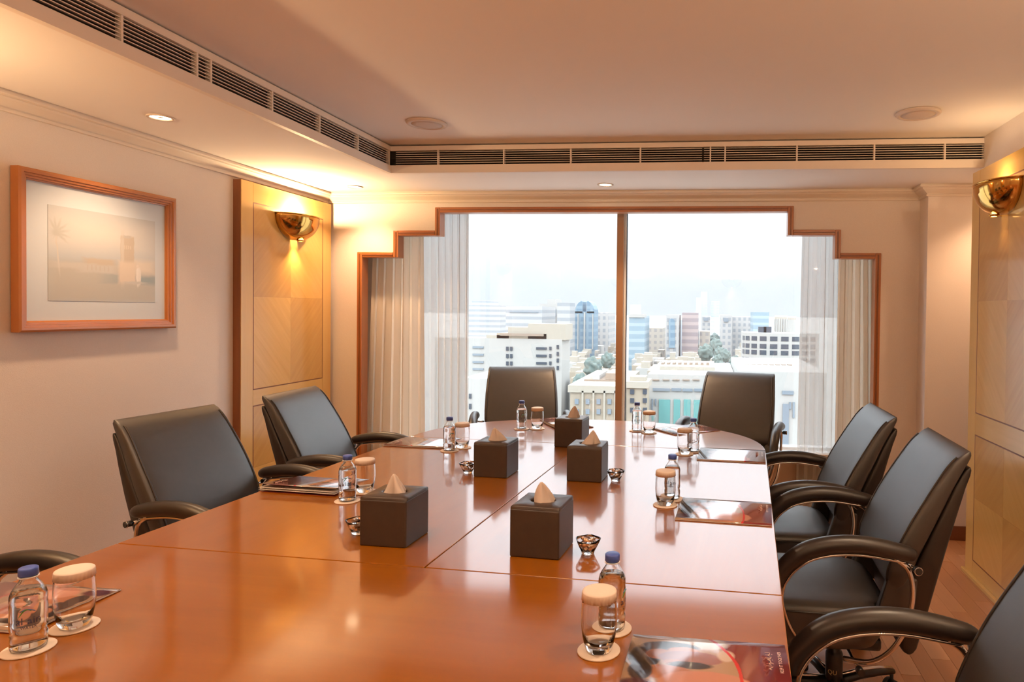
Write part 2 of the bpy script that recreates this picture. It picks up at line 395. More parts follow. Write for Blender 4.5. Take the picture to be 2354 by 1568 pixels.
vent('x', XV+.034, -.049, [at(q, 365, YV).x for q in (1007, 1158, 1312, 1472, 1633)], 'air vent over the window from the ceiling corner to the joint')
vent('x', -.038, XR-.002, [at(q, 360, YV).x for q in (1667, 1832, 2010, 2172)], 'air vent over the window, right of the joint, meeting the right wall')
yd = lambda x, y: (lambda d: d.y*XV/d.x)(FW+RV*((x-PX)/F)-UV*((y-PY)/F))
vent('y', yd(475, 160), YV-.028, [yd(485, 160), yd(626, 232), yd(735, 285), yd(823, 330), yd(895, 368)], 'air vent along the left soffit, far piece ending in the corner')
vent('y', -.6, yd(475, 160)-.003, [yd(453, 145), yd(280, 65), yd(280, 65)-.37, yd(280, 65)-.74], 'air vent along the left soffit, near piece at the top edge')

# ------------------------------------------------------------------ downlights, speakers, sconces
def spot(parent, loc, energy, size=2.1, blend=.6, rad=.03, aim=(0, 0, -1), col=WARM, name='lamp'):
    l = bpy.data.lights.new(name, 'SPOT'); l.energy = energy; l.spot_size = size; l.spot_blend = blend; l.shadow_soft_size = rad; l.color = col
    o = bpy.data.objects.new(name, l); COL.objects.link(o); o.location = loc; o.parent = parent
    o.rotation_euler = Vector(aim).to_track_quat('-Z', 'Y').to_euler()
    return o
def point(parent, loc, energy, rad=.03, col=WARM, name='lamp'):
    l = bpy.data.lights.new(name, 'POINT'); l.energy = energy; l.shadow_soft_size = rad; l.color = col
    o = bpy.data.objects.new(name, l); COL.objects.link(o); o.location = loc; o.parent = parent
    return o
def downlight(x, y, label, e, z=ZS, col=WARM):
    root = empty('downlight', (x, y, z)); tag(root, label, 'downlight', 'recessed downlights in the soffit')
    MB().lathe([(.036, .001), (.050, .0005), (.052, -.003), (.049, -.006), (.040, -.005), (.036, .001)], 32).build('rim', 'white_plastic', root)
    MB().lathe([(.012, -.0015), (.037, -.0015), (.037, .0008), (.012, .0008), (.012, -.0015)], 24).build('reflector', 'lamp_glow', root)
    MB().lathe([(0, -.003), (.010, -.003), (.012, .0)], 16).build('bulb_cap', 'white_plastic', root)
    spot(root, (0, 0, -.012), e, 2.0, .7, .03, col=col)
    return root
EDL = 42
downlight(-2.327, 2.624, 'lit round downlight in the left soffit above the framed picture', EDL*.6)
downlight(-2.338, 4.204, 'lit round downlight in the soffit corner near the maple panel', EDL*.7)
downlight(-.661, 4.195, 'lit round downlight in the soffit above the middle of the window', EDL)
downlight(1.72, 4.02, 'downlight in the recess hidden behind the right maple panel', EDL*.4)
downlight(-2.327, 1.05, 'downlight in the left soffit nearest the camera', EDL)
for x in (-1.2, .6):  # unseen ceiling fittings added as general fill light
    for y in (1.45, -.6):
        downlight(x, y, 'added unseen round downlight in the raised ceiling %s' % ('over the table end' if y > 0 else 'behind the table'), 38, ZC, (1, .70, .46))
def speaker(x, y, label):
    root = empty('ceiling_speaker', (x, y, ZC)); tag(root, label, 'speaker', 'round ceiling speakers')
    MB().lathe([(.078, .0), (.102, 0), (.104, -.006), (.098, -.012), (.082, -.014), (.078, -.008)], 40).build('rim', 'white_plastic', root)
    MB().lathe([(0, -.013), (.05, -.0125), (.079, -.010), (.079, -.004)], 40).build('grille', 'speaker_grille', root)
speaker(-1.47, 3.35, 'round ceiling speaker near the left corner of the air vents')
speaker(.985, 3.325, 'round ceiling speaker near the right wall')

def sconce(loc, rz, label, e, col=(1, .68, .36)):
    """half bowl of brass on a wall; local +x points into the room"""
    root = empty('wall_sconce', loc, rz); tag(root, label, 'wall lamp', 'brass bowl wall sconces')
    s = MB(); rings = []; W, D, H = .185, .135, .155
    ts = [i/16 for i in range(17)]
    for t in ts:                       # t 0 = rim, 1 = bottom
        ph = t*PI/2*.90; rr = math.cos(ph)**.9; z = -H*math.sin(ph)
        rings.append([(D*rr*math.sin(a), W*rr*math.cos(a), z+.03*abs(math.cos(a))*rr*0) for a in [PI*i/24 for i in range(25)]])
    s.loft(rings, False, False, True, closed=False)
    b = s.build('bowl', 'brass', root)
    sd = b.modifiers.new('thick', 'SOLIDIFY'); sd.thickness = .004; sd.offset = -1
    MB().tube([(D*math.sin(a)*1.0, W*math.cos(a), 0) for a in [PI*i/30 for i in range(31)]], .004, 8).build('rim', 'brass', root)
    MB().lathe([(.014, -.004), (.024, -.004), (.026, 0), (.024, .006), (.014, .006), (.014, -.004)], 20).build('collar', 'brass', root, loc=(.05, 0, -H+.0))
    MB().lathe([(0, -.002), (.015, -.002), (.016, .008), (0, .008)], 16).build('lens', 'lamp_warm', root, loc=(.05, 0, -H))
    MB().box(0, .006, -.06, .06, -.11, -.01).build('wall_plate', 'brass', root, .002)
    MB().lathe([(0, -.04), (.014, -.035), (.02, 0), (.014, .02), (0, .026)], 16).build('bulb', 'lamp_warm', root, loc=(.055, 0, -.035))
    point(root, (.055, 0, -.008), e, .03, col)
    spot(root, (.05, 0, -H-.012), e*.16, 1.7, .8, .012, (.0, 0, -1), (1, .62, .25), 'down_lamp')
ESC = 46
# ------------------------------------------------------------------ wall panels
def wall_panel(loc, rz, L, H, label, zs, ins=.105, th=.05, sidemat='dark_trim_wood', flip=False):
    """local x = out of the wall (panel front at x=0, back at -th), y along the wall 0..L, z up"""
    root = empty('wall_panel', loc, rz); tag(root, label, 'wall panel', 'maple wall panels with inlay')
    z_low0, z_low1, z_up0, z_up1 = zs
    y0, y1 = ins, L-ins
    MB().box(-th, -.004, 0, L, 0, H).build('backing', sidemat, root)
    e = .0008
    for a, b in ((0, ins-.006), (y1+.006, L)): MB().box(-.004, 0, a+e, b-e, 0, H).build('stile', 'maple', root)
    for a, b in ((0, z_low0-.006), (z_low1+.006, z_up0-.006), (z_up1+.006, H)): MB().box(-.004, 0, ins-.006+e, y1+.006-e, a+e, b-e).build('rail', 'maple_h', root)
    for z0, z1 in ((z_low0, z_low1), (z_up0, z_up1)):
        ym, zm = (y0+y1)/2, (z0+z1)/2
        for ya, yb, za, zb, k in ((y0, ym, z0, zm, 0), (ym, y1, z0, zm, 1), (y0, ym, zm, z1, 1), (ym, y1, zm, z1, 0)):
            MB().box(-.004, .0002*k, ya+.0003, yb-.0003, za+.0003, zb-.0003).build('veneer_leaf', 'veneer_rising' if k == 0 else 'veneer_falling', root)
        for a in ((y0-.006, y0, z0-.006, z1+.006), (y1, y1+.006, z0-.006, z1+.006)): MB().box(-.004, .0005, *a).build('inlay_strip', 'inlay', root)
        for a in ((y0, y1, z0-.006, z0), (y0, y1, z1, z1+.006)): MB().box(-.004, .0005, *a).build('inlay_strip', 'inlay', root)
    return root
wall_panel((XL+.05, 3.523, 0), 0, .90, 2.118, 'maple wall panel with starburst veneer and sconce left of the window', (.10, .816, .920, 1.997))
wall_panel((XR-.055, 3.79, 0), PI, .90, 2.166, 'pale maple wall panel with sconce on the right wall', (.10, .760, .885, 2.059), th=.055, sidemat='maple')
wall_panel((XL+.05, .90, 0), 0, .90, 2.118, 'maple wall panel on the left wall beside the camera', (.10, .816, .920, 1.997))
sconce((XL+.05, 4.0, 1.975), 0, 'shiny brass bowl sconce on the left maple panel', ESC*.7)
sconce((XR-.055, 3.385, 2.035), PI, 'shiny brass bowl sconce on the right maple panel at the frame edge', ESC*.05)
sconce((XL+.05, 1.38, 1.975), 0, 'brass bowl sconce on the panel beside the camera', ESC)
sconce((XR, .55, 1.975), PI, 'added unseen brass bowl sconce on the right wall behind the camera', ESC*1.6, (1, .74, .48))  # out of view, added to lift the ceiling and walls
sconce((-1.6, -2.3, 1.975), PI/2, 'added unseen left brass bowl sconce on the wall opposite the window', ESC*1.6, (1, .74, .48))  # unseen lamp added as uplight for the ceiling
sconce((.4, -2.3, 1.975), PI/2, 'added unseen right brass bowl sconce on the wall opposite the window', ESC*1.6, (1, .74, .48))  # its unseen neighbour, added for the same ceiling fill
struct(MB().box(XR-.075, XR-.055, 2.85, 3.80, 0, .022).build('baseboard_right', 'maple_h', bevel=.003), 'low pale plinth at the foot of the right maple panel', 'baseboard')

# ------------------------------------------------------------------ framed picture
def layered(name, base, layers, rough=.4, coat=0, distort=.0, dscale=8):
    """flat print: ellipses / rectangles / half planes in object space (u, v); each layer (kind, params, colour, soft)"""
    m = pm(name, base, rough, coat=coat); n, l, b = nodes(m)
    t = n.new('ShaderNodeTexCoord'); vec = t.outputs['Object']
    if distort:
        nz = n.new('ShaderNodeTexNoise'); nz.inputs['Scale'].default_value = dscale; nz.inputs['Detail'].default_value = 4
        l.new(vec, nz.inputs['Vector'])
        a = n.new('ShaderNodeVectorMath'); a.operation = 'MULTIPLY_ADD'; a.inputs[1].default_value = (distort,)*3
        l.new(nz.outputs['Color'], a.inputs[0]); l.new(vec, a.inputs[2])
        a2 = n.new('ShaderNodeVectorMath'); a2.operation = 'SUBTRACT'; a2.inputs[1].default_value = (distort/2,)*3
        l.new(a.outputs[0], a2.inputs[0]); vec = a2.outputs[0]
    cur = None
    def M(op, *ar):
        x = n.new('ShaderNodeMath'); x.operation = op
        for i, v in enumerate(ar):
            if isinstance(v, (int, float)): x.inputs[i].default_value = v
            else: l.new(v, x.inputs[i])
        return x.outputs[0]
    rgb = n.new('ShaderNodeRGB'); rgb.outputs[0].default_value = (*base, 1); cur = rgb.outputs[0]
    for kind, p, c, soft in layers:
        mp = n.new('ShaderNodeMapping'); mp.vector_type = 'TEXTURE'
        mp.inputs['Location'].default_value = (p[0], p[1], 0); mp.inputs['Rotation'].default_value = (0, 0, p[4] if len(p) > 4 else 0)
        mp.inputs['Scale'].default_value = (p[2], p[3], 1); l.new(vec, mp.inputs[0])
        s_ = n.new('ShaderNodeSeparateXYZ'); l.new(mp.outputs[0], s_.inputs[0])
        if kind == 'e': d = M('SQRT', M('ADD', M('POWER', s_.outputs[0], 2), M('POWER', s_.outputs[1], 2)))
        elif kind == 'ring': d = M('ADD', M('MULTIPLY', M('ABSOLUTE', M('SUBTRACT', M('SQRT', M('ADD', M('POWER', s_.outputs[0], 2), M('POWER', s_.outputs[1], 2))), 1)), 1/p[5]), 0)
        else: d = M('MAXIMUM', M('ABSOLUTE', s_.outputs[0]), M('ABSOLUTE', s_.outputs[1]))
        mr = n.new('ShaderNodeMapRange'); mr.inputs['From Min'].default_value = 1+soft; mr.inputs['From Max'].default_value = 1-soft
        l.new(d, mr.inputs['Value'])
        mi = n.new('ShaderNodeMix'); mi.data_type = 'RGBA'; l.new(mr.outputs[0], mi.inputs['Factor']); l.new(cur, mi.inputs['A']); mi.inputs['B'].default_value = (*c, 1)
        cur = mi.outputs['Result']
    l.new(cur, b.inputs['Base Color'])
    return m
# watercolour-like desert view; object space: x = along the wall, y = up
sky, sand, pale = (.46, .53, .59), (.48, .49, .47), (.54, .55, .54)
blue, gold = (.30, .38, .43), (.52, .48, .42)
lay = [('r', (0, -.115, .30, .085), sand, .25), ('r', (.17, -.09, .14, .018), blue, .6), ('r', (0, .10, .3, .07), (.64, .65, .65), .8),
       ('r', (-.03, -.03, .075, .022), gold, .25), ('r', (-.04, -.052, .09, .018), pale, .3), ('r', (-.16, -.045, .09, .012), pale, .5), ('r', (.2, -.03, .06, .03), (.66, .63, .58), .5),
       ('r', (.108, .028, .036, .078), gold, .06), ('r', (.082, .0, .008, .11), (.58, .57, .54), .3), ('r', (.108, -.06, .045, .05), (.66, .60, .53), .2), ('r', (.108, .104, .020, .006), (.5, .5, .49), .3)]
for k in range(6): lay.append(('r', (-.09+.02*k, -.048, .0035, .012), (.52, .51, .49), .3))
for k in range(4): lay.append(('r', (.092+.011*k, .055, .003, .008), (.60, .56, .50), .3))
lay += [('e', (.165, -.075, .010, .045), (.76, .75, .73), .2), ('e', (.163, -.03, .007, .009), (.70, .66, .62), .2), ('e', (.175, -.075, .008, .04), (.72, .71, .69), .2), ('e', (.15, -.105, .05, .006), (.54, .55, .54), .5)]
for a in (-.6, -.2, .25, .7, 1.2, 1.7, 2.1): lay.append(('e', (-.228+.016*math.cos(a), .085+.020*math.sin(a), .036, .0055, a), (.50, .53, .53), .5))
lay += [('r', (-.222, .0, .0032, .075, .10), (.58, .58, .57), .4), ('e', (-.228, .085, .012, .014), (.48, .51, .51), .4)]
layered('artwork_print', sky, lay, .6, distort=.012, dscale=30)
pic = empty('framed_picture', (XL, 2.69, 1.61)); tag(pic, 'wood-framed pale desert watercolour with white mat on left wall', 'picture')
py0, py1, pz0, pz1 = -.380, .382, -.321, .321
fwid = .044
def frame_side(a, b, inner):
    """mitred, stepped frame moulding between two outer corners"""
    prof = [(0, .006), (0, .040), (.008, .044), (.018, .044), (.020, .038), (.028, .038), (.030, .032), (.037, .032), (.039, .024), (fwid, .022), (fwid, .006)]
    c = Vector((0, 0)); A, B = Vector(a), Vector(b); d = (B-A).normalized(); nrm = Vector((-d.y, d.x))
    if nrm.dot(-A) < 0: nrm = -nrm
    r1 = []; r2 = []
    for off, h in prof:
        p = A+nrm*off+d*off; q = B+nrm*off-d*off
        r1.append((h, p.x, p.y)); r2.append((h, q.x, q.y))
    return MB().loft([r1, r2], smooth=False).build('frame_side', 'frame_wood', pic)
cs = [(py0, pz0), (py1, pz0), (py1, pz1), (py0, pz1)]
for i in range(4): frame_side(cs[i], cs[(i+1) % 4], None)
MB().box(.004, .016, py0+.03, py1-.03, pz0+.03, pz1-.03).build('mat', 'mat_board', pic)
art = MB().box(-.262, .262, -.195, .195, -.0006, .0006).build('artwork', 'artwork_print', pic, loc=(.0168, .018, -.001), rot=None)
art.rotation_euler = Matrix(((0, 0, 1), (1, 0, 0), (0, 1, 0))).to_euler()

# ------------------------------------------------------------------ conference table
tb = empty('conference_table', T(-.805, 2.1, 0), TROT); tag(tb, 'long glossy orange wood conference table with rounded far end', 'table')
CX, HW = -.805, .888
def tt(pts): return [(x-CX, y-2.1) for x, y in pts]
g = .0016; S1, S2, Y0 = 1.556, 3.141, .40
def dend(y0, depth, sgn, n=40, ex=2.25):
    out = []
    for i in range(n+1):
        a = PI*i/n; c, s_ = math.cos(a), math.sin(a)
        out.append((CX+HW*math.copysign(abs(c)**(2/ex), c), y0+sgn*depth*abs(s_)**(2/ex)))
    return out
near = dend(S1-.70, .45, -1)
secs = [('table_wood_x', [(CX+HW, S1-g)]+[(CX-HW, S1-g)]+[(x, y) for x, y in reversed(near)]),
        ('table_wood_y', [(CX-HW, S1+g), (CX+.008-g, S1+g), (CX+.008-g, S2-g), (CX-HW, S2-g)]),
        ('table_wood_y', [(CX+.008+g, S1+g), (CX+HW, S1+g), (CX+HW, S2-g), (CX+.008+g, S2-g)]),
        ('table_wood_x', dend(S2+g, .727, 1))]
for mt, pts in secs: MB().poly(tt(pts), .712, .75).build('tabletop', mt, tb, .0018, 2)
MB().poly(tt([(CX+(x-CX)*.88, y) for x, y in dend(S2-.2, .50, 1)]+[(CX+(x-CX)*.88, y) for x, y in reversed(near) if True]), .62, .711).build('apron', 'table_edge', tb)
for yy in (1.25, 2.3, 3.1): MB().box(-.42, .42, yy-2.1-.05, yy-2.1+.05, 0, .62).build('pedestal', 'table_edge', tb, .01)

# ------------------------------------------------------------------ office chairs
def sring(cx, hx, cy, hy, z, n=28, p=.38):
    out = []
    for i in range(n):
        a = 2*PI*i/n; c, s_ = math.cos(a), math.sin(a)
        out.append((cx+hx*math.copysign(abs(c)**p, c), cy+hy*math.copysign(abs(s_)**p, s_), z))
    return out
def make_chair():
    root = empty('office_chair')
    # ---- back: lofted cushion on a wedge-shaped shell
    ip = lambda z, P: float(np.interp(z, [q[0] for q in P], [q[1] for q in P]))
    FR = [(.50, -.205), (.55, -.208), (.60, -.220), (.67, -.248), (.75, -.289), (.83, -.336), (.90, -.381), (.95, -.416), (.975, -.440)]
    SE = [(.30, -.27), (.50, -.272), (.625, -.310), (.85, -.413), (.93, -.455), (.975, -.474)]
    RE = [(.30, -.325), (.443, -.355), (.689, -.410), (.85, -.452), (.92, -.480), (.96, -.490)]
    hw = lambda z: ip(z, [(.45, .222), (.55, .232), (.68, .240), (.80, .237), (.90, .229), (.975, .222)])
    Z = [.532, .536, .548, .57, .60, .65, .70, .75, .80, .85, .89, .915, .935, .948, .957, .964, .968, .9695]
    cap = [.10, .40, .72, .92, 1, 1, 1, 1, 1, 1, 1, 1, .96, .86, .72, .50, .26, .05]
    rings = []; pipe = []
    for z, k in zip(Z, cap):
        f, q = ip(z, FR), ip(z, SE)-.004; yc, t = (f+q)/2, (f-q)/2*k
        if k < 1 and z > .9: yc = ip(.925, FR)*.5+(ip(.925, SE)-.004)*.5-(z-.925)*.75
        w_ = hw(z)*(1 if k > .6 else .985)
        rings.append(sring(0, w_, yc, t, z, 44, .30)); pipe.append((w_*.935, yc+t*.88, z))
    MB().loft(rings).build('back_cushion', 'leather', root)
    Z2 = [.318, .322, .335, .37, .45, .52, .60, .70, .80, .86, .895, .912, .920]
    c2 = [.25, .6, .9, 1, 1, 1, 1, 1, 1, 1, .9, .6, .15]
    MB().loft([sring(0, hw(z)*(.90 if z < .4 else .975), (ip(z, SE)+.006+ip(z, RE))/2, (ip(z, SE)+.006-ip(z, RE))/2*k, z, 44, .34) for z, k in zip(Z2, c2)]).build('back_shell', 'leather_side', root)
    for sx in (-1, 1):
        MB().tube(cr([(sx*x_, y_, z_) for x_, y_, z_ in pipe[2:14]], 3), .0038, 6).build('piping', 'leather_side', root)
    # ---- seat
    pr = [(.300, .50, .50), (.306, .74, .74), (.325, .88, .90), (.36, .955, .97), (.41, .99, .99), (.440, 1, 1), (.455, .985, .985), (.466, .94, .94), (.473, .82, .82), (.476, .5, .5), (.477, .1, .1)]
    MB().loft([sring(0, .240*a, -.005, .235*b, z, 44, .45) for z, a, b in pr]).build('seat', 'leather', root)
    MB().tube([(.239*math.copysign(abs(math.cos(a))**.45, math.cos(a)), -.005+.234*math.copysign(abs(math.sin(a))**.45, math.sin(a)), .446) for a in [2*PI*i/48 for i in range(49)]], .0035, 6, cap=False).build('seat_piping', 'leather_side', root)
    for sx in (-1, 1): MB().loft([[(sx*.222, -.30, .38), (sx*.185, -.30, .38), (sx*.185, -.19, .45), (sx*.228, -.19, .45)], [(sx*.228, -.315, .57), (sx*.195, -.315, .57), (sx*.195, -.225, .57), (sx*.228, -.225, .57)]], smooth=False).build('side_gusset', 'leather', root, .008)
    # ---- arms
    ap = [(-.285, .662), (-.262, .668), (-.21, .678), (-.15, .686), (-.09, .687), (-.03, .680), (.025, .664), (.065, .640), (.097, .608), (.115, .575), (.121, .545)]
    ar = [.017, .024, .0265, .0275, .028, .028, .028, .0275, .026, .023, .017]
    for sx in (-1, 1):
        X = sx*.290
        pa, ra = cr([(X, y, z) for y, z in ap], 4, ar)
        arm = MB().tube(pa, ra, 18, up=(1, 0, 0), flat=.95).build('armrest', 'arm_pad', root)
        pts = []
        for i, (y, z) in enumerate(ap):
            a, b = ap[max(i-1, 0)], ap[min(i+1, len(ap)-1)]
            dy, dz = b[0]-a[0], b[1]-a[1]; L = math.hypot(dy, dz); pts.append((X, y+dz/L*(ar[i]+.003), z-dy/L*(ar[i]+.003)))
        MB().tube(cr(pts[1:]+[(X, .105, .50), (X-sx*.02, .085, .43), (X-sx*.06, .05, .36), (X-sx*.10, .01, .315), (X-sx*.15, -.01, .30)], 4), .0055, 8, up=(1, 0, 0), flat=1.7).build('chrome_strip', 'chrome', arm)
        MB().tube(cr([(X, -.225, .652), (X, -.262, .625), (X-sx*.002, -.278, .58), (X-sx*.004, -.280, .52), (X-sx*.008, -.265, .44), (X-sx*.02, -.225, .36), (X-sx*.05, -.17, .305), (X-sx*.10, -.10, .285)], 5), .008, 12).build('chrome_tube', 'chrome', arm)
        MB().tube([(X-sx*.05, -.270, .626), (X+sx*.010, -.285, .626)], .006, 10).build('bolt_rod', 'chrome', arm)
        MB().tube([(X+sx*.008, -.285, .626), (X+sx*.031, -.2896, .626)], .0108, 14).build('bolt_cap', 'black_plastic', arm)
        MB().tube([(X+sx*.026, -.2885, .626), (X+sx*.0290, -.2892, .626)], .0130, 14).build('bolt_ring', 'chrome', arm)
    # ---- mechanism, gas lift and star base
    BY = -.10
    MB().box(-.09, .09, -.14, .11, .262, .305).build('tilt_mechanism', 'black_plastic', root, .012, loc=(0, BY, 0))
    gl = MB().lathe([(0, .05), (.027, .05), (.030, .06), (.030, .205), (.026, .215), (.020, .22), (.020, .275), (0, .275)], 20).build('gas_lift', 'black_plastic', root, loc=(0, BY, 0))
    lv = MB().tube([(-.06, -.02, .285), (-.16, -.03, .275), (-.225, -.04, .272)], .005, 8).build('tilt_lever', 'chrome', root, loc=(0, BY, 0))
    MB().tube([(-.225, -.04, .272), (-.250, -.044, .272)], .012, 12).build('lever_knob', 'black_plastic', lv)
    for k in range(5):
        a = 2*PI*k/5+.3; ca, sa = math.cos(a), math.sin(a)
        lg = MB().tube([(ca*.02, sa*.02, .115), (ca*.12, sa*.12, .112), (ca*.22, sa*.22, .098), (ca*.29, sa*.29, .082)], [.022, .021, .018, .014], 10, up=(0, 0, 1), flat=.75).build('leg', 'black_plastic', root, loc=(0, BY, 0))
        MB().tube([(ca*.03, sa*.03, .132), (ca*.12, sa*.12, .1285), (ca*.22, sa*.22, .112), (ca*.285, sa*.285, .094)], .006, 8).build('chrome_trim', 'chrome', lg)
        wx, wy = ca*.285, sa*.285
        cs_ = MB()
        for d in (-.014, .014):
            cs_.tube([(wx-sa*(d-.008), wy+ca*(d-.008), .026), (wx-sa*(d+.008), wy+ca*(d+.008), .026)], .026, 16)
        cs_.tube([(wx, wy, .03), (wx, wy, .078)], .007, 8)
        cs_.build('caster', 'black_rubber', lg)
    return root
chair0 = make_chair()
CH = [  # Tx, Ty, facing angle (local +y direction measured in the table frame), seat raise, label
    (.208, 2.385, PI/2+.03, .010, 'black leather armchair second from the window on the right side of the table'),
    (.125, 3.045, PI/2+.06, .009, 'black leather armchair nearest the window on the right side of the table'),
    (.235, 1.300, PI/2+.02, .012, 'black leather armchair cut off by the bottom right corner of the photo'),
    (-1.836, 2.301, -PI/2-.057, .006, 'black leather armchair beside the framed picture on the left of the table'),
    (-1.838, 3.089, -PI/2+.08, .007, 'black leather armchair in front of the left maple panel'),
    (-1.386, 3.943, PI+.33, .041, 'brown-black leather armchair at the table end, left of the mullion'),
    (-.127, 3.93, PI-.16, .039, 'brown-black leather armchair at the table end, right of the mullion'),
    (-1.80, 1.25, -PI/2, .006, 'black leather armchair at the left frame edge with only an armrest showing')]
chairs = []
for i, (x, y, a, dz, lab) in enumerate(CH):
    c = chair0 if i == 0 else copy_tree(chair0)
    for ch in c.children:
        if not ch.name.startswith('leg'): ch.location.z = dz
    c.location = T(x, y, 0); c.rotation_euler = (0, 0, a+TROT)
    tag(c, lab, 'chair', 'leather office chairs around the table'); chairs.append(c)

# ------------------------------------------------------------------ lettering helper
def text_mesh(txt, size, name='lettering'):
    cu = bpy.data.curves.new(name, 'FONT'); cu.body = txt; cu.size = size; cu.align_x = 'CENTER'; cu.align_y = 'CENTER'; cu.resolution_u = 2
    o = bpy.data.objects.new(name, cu); COL.objects.link(o)
    bpy.context.view_layer.update()
    me = bpy.data.meshes.new_from_object(o.evaluated_get(bpy.context.evaluated_depsgraph_get()))
    bpy.data.objects.remove(o); bpy.data.curves.remove(cu)
    return me
def wrap(me, r, z0, a0=0):
    me2 = me.copy(); bm = bmesh.new(); bm.from_mesh(me2)
    bmesh.ops.subdivide_edges(bm, edges=[e for e in bm.edges if e.calc_length() > r*.25], cuts=2)
    for v in bm.verts:
        a = a0+v.co.x/r; h = v.co.y
        v.co = Vector((r*math.sin(a), -r*math.cos(a), z0+h))
    bm.to_mesh(me2); bm.free(); return me2
ch2 = chairs[0]
gt = wrap(text_mesh('QU', .022), .0306, .150, 0); gt.materials.append(MATS['print_gold'])
o = link('lettering', gt, None, ch2); o.location = (0, -.10, .010); o.rotation_euler = (0, 0, -(PI/2)-.35)

# ------------------------------------------------------------------ tissue boxes
def tissue_mesh(seed):
    rnd = random.Random(seed); s = MB(); n = 24; rings = []
    lean = (rnd.uniform(-.02, .02), rnd.uniform(-.012, .012)); h = rnd.uniform(.050, .062)
    k1, k2, ph = rnd.choice((2, 3)), 5, rnd.uniform(0, 6)
    for i in range(9):
        t = i/8; R = .030*(1-t)**.85+.0025
        ring = []
        for j in range(n):
            a = 2*PI*j/n
            f = 1+.34*math.sin(k1*a+ph+t*1.6)+.16*math.sin(k2*a+ph*2-t)
            ring.append((R*f*math.cos(a)+lean[0]*t, R*.72*f*math.sin(a)+lean[1]*t, .128+h*t-.004*(1-t)))
        rings.append(ring)
    return s.loft(rings, False, True)
BX = [(-.978, 1.735, .02, 'brown leather tissue box nearest the left side bottles, slightly turned'), (-.981, 2.505, 0, 'brown leather tissue box in the left of the middle pair'),
      (-.838, 3.115, -.03, 'brown leather tissue box farthest away, near the mullion'), (-.612, 2.515, .02, 'brown leather tissue box in the right of the middle pair'),
      (-.546, 1.733, -.02, 'brown leather tissue box in front, beside the nearest candy bowl')]
hb = .0675
bodym = None
for i, (x, y, a, lab) in enumerate(BX):
    root = empty('tissue_box', T(x, y), TROT+a); tag(root, lab, 'tissue box', 'brown leather cube tissue boxes')
    if bodym is None:
        o = MB().box(-hb, hb, -hb, hb, 0, .127).build('box', 'box_leather', root, .004, 3); bodym = o.data
        # lid with oval opening
        s = MB(); n = 48; out = []; inn = []; inn2 = []
        for j in range(n):
            t = 2*PI*j/n; c, s_ = math.cos(t), math.sin(t); k = 1/max(abs(c), abs(s_))
            out.append(((hb-.001)*c*k, (hb-.001)*s_*k)); inn.append((.034*c, .024*s_))
        R = [[(x_, y_, .1262) for x_, y_ in out], [(x_*.985, y_*.985, .1325) for x_, y_ in out], [(x_*.95, y_*.95, .1348) for x_, y_ in out], [(x_*1.15, y_*1.15, .1352) for x_, y_ in inn], [(x_, y_, .1335) for x_, y_ in inn], [(x_, y_, .1285) for x_, y_ in inn]]
        s.loft(R, False, False); o2 = s.build('lid', 'box_leather', root); lidm = o2.data
        o3 = MB().lathe([(0, .1275), (.036, .1275), (.036, .1283), (0, .1283)], 24).build('opening', 'hole_shade', root); holem = o3.data  # near-black disc paints the shade inside the box
    else:
        link('box', bodym, None, root); link('lid', lidm, None, root); link('opening', holem, None, root)
    tissue_mesh(i+3).build('tissue', 'tissue_paper', root, loc=(.006, 0, 0))

# ------------------------------------------------------------------ bottles, glasses, coasters
def mk_bottle():
    root = empty('water_bottle')
    prof = [(0, .0035), (.012, .0035), (.019, .001), (.0235, 0), (.0268, .003), (.0278, .009), (.0272, .014), (.0278, .018), (.0278, .028), (.0262, .032), (.0262, .036), (.0278, .040), (.0280, .046), (.0280, .084),
            (.0272, .088), (.0280, .092), (.0276, .101), (.0250, .110), (.0205, .118), (.0160, .1245), (.0132, .129), (.0128, .133), (.0128, .141)]
    inner = [(max(r-.0009, 0), z+(.0008 if z < .01 else 0)) for r, z in prof]
    s = MB(); s.lathe(prof+[(.0118, .141)]+list(reversed(inner[:-1])), 36)
    s.build('bottle_body', 'glass', root)
    wt = [(0, .0052)]+[(max(r-.0011, 0), max(z+.001, .0055)) for r, z in prof[2:19]]; wt = [p for p in wt if p[1] < .116]; wt.append((0, wt[-1][1]))
    MB().lathe(wt, 32).build('water', 'water', root)
    cp = MB().lathe([(0, .1525), (.0128, .1525), (.0146, .1512), (.0150, .149), (.0150, .1385), (.0140, .1380), (.0140, .1375)], 32).build('cap', 'cap_blue', root)
    MB().lathe([(.0142, .1362), (.0158, .1362), (.0158, .1345), (.0142, .1345), (.0142, .1362)], 28).build('neck_ring', 'label_white', root)
    # printed sleeve: arabic-like brand, latin name, leaf strokes, bar
    lab = root
    t1 = wrap(text_mesh('al ain', .0185), .0284, .060, .55); t1.materials.append(MATS['label_ink']); link('lettering', t1, None, lab)
    t2 = wrap(text_mesh('WATER', .007), .0284, .048, .55); t2.materials.append(MATS['label_ink']); link('lettering', t2, None, lab)
    def sweep(pts, r, mt, nm, off=0):
        MB().tube([((.0284)*math.sin(a), -.0284*math.cos(a), z) for a, z in pts], r, 6).build(nm, mt, lab)
    sweep([(.05+.08*i, .068+.010*math.sin(i*.35)+.0008*i) for i in range(9)], [.0004, .0008, .0011, .0013, .0013, .0012, .001, .0007, .0004], 'label_green', 'leaf_stroke')
    sweep([(.10+.09*i, .078+.004*math.sin(i*.4)) for i in range(10)], [.0004]+[.0009]*8+[.0004], 'label_blue', 'wave_stroke')
    bt = wrap(text_mesh('|||I||I|', .010), .0284, .054, -.75); bt.materials.append(MATS['label_ink']); link('barcode', bt, None, lab)
    return root
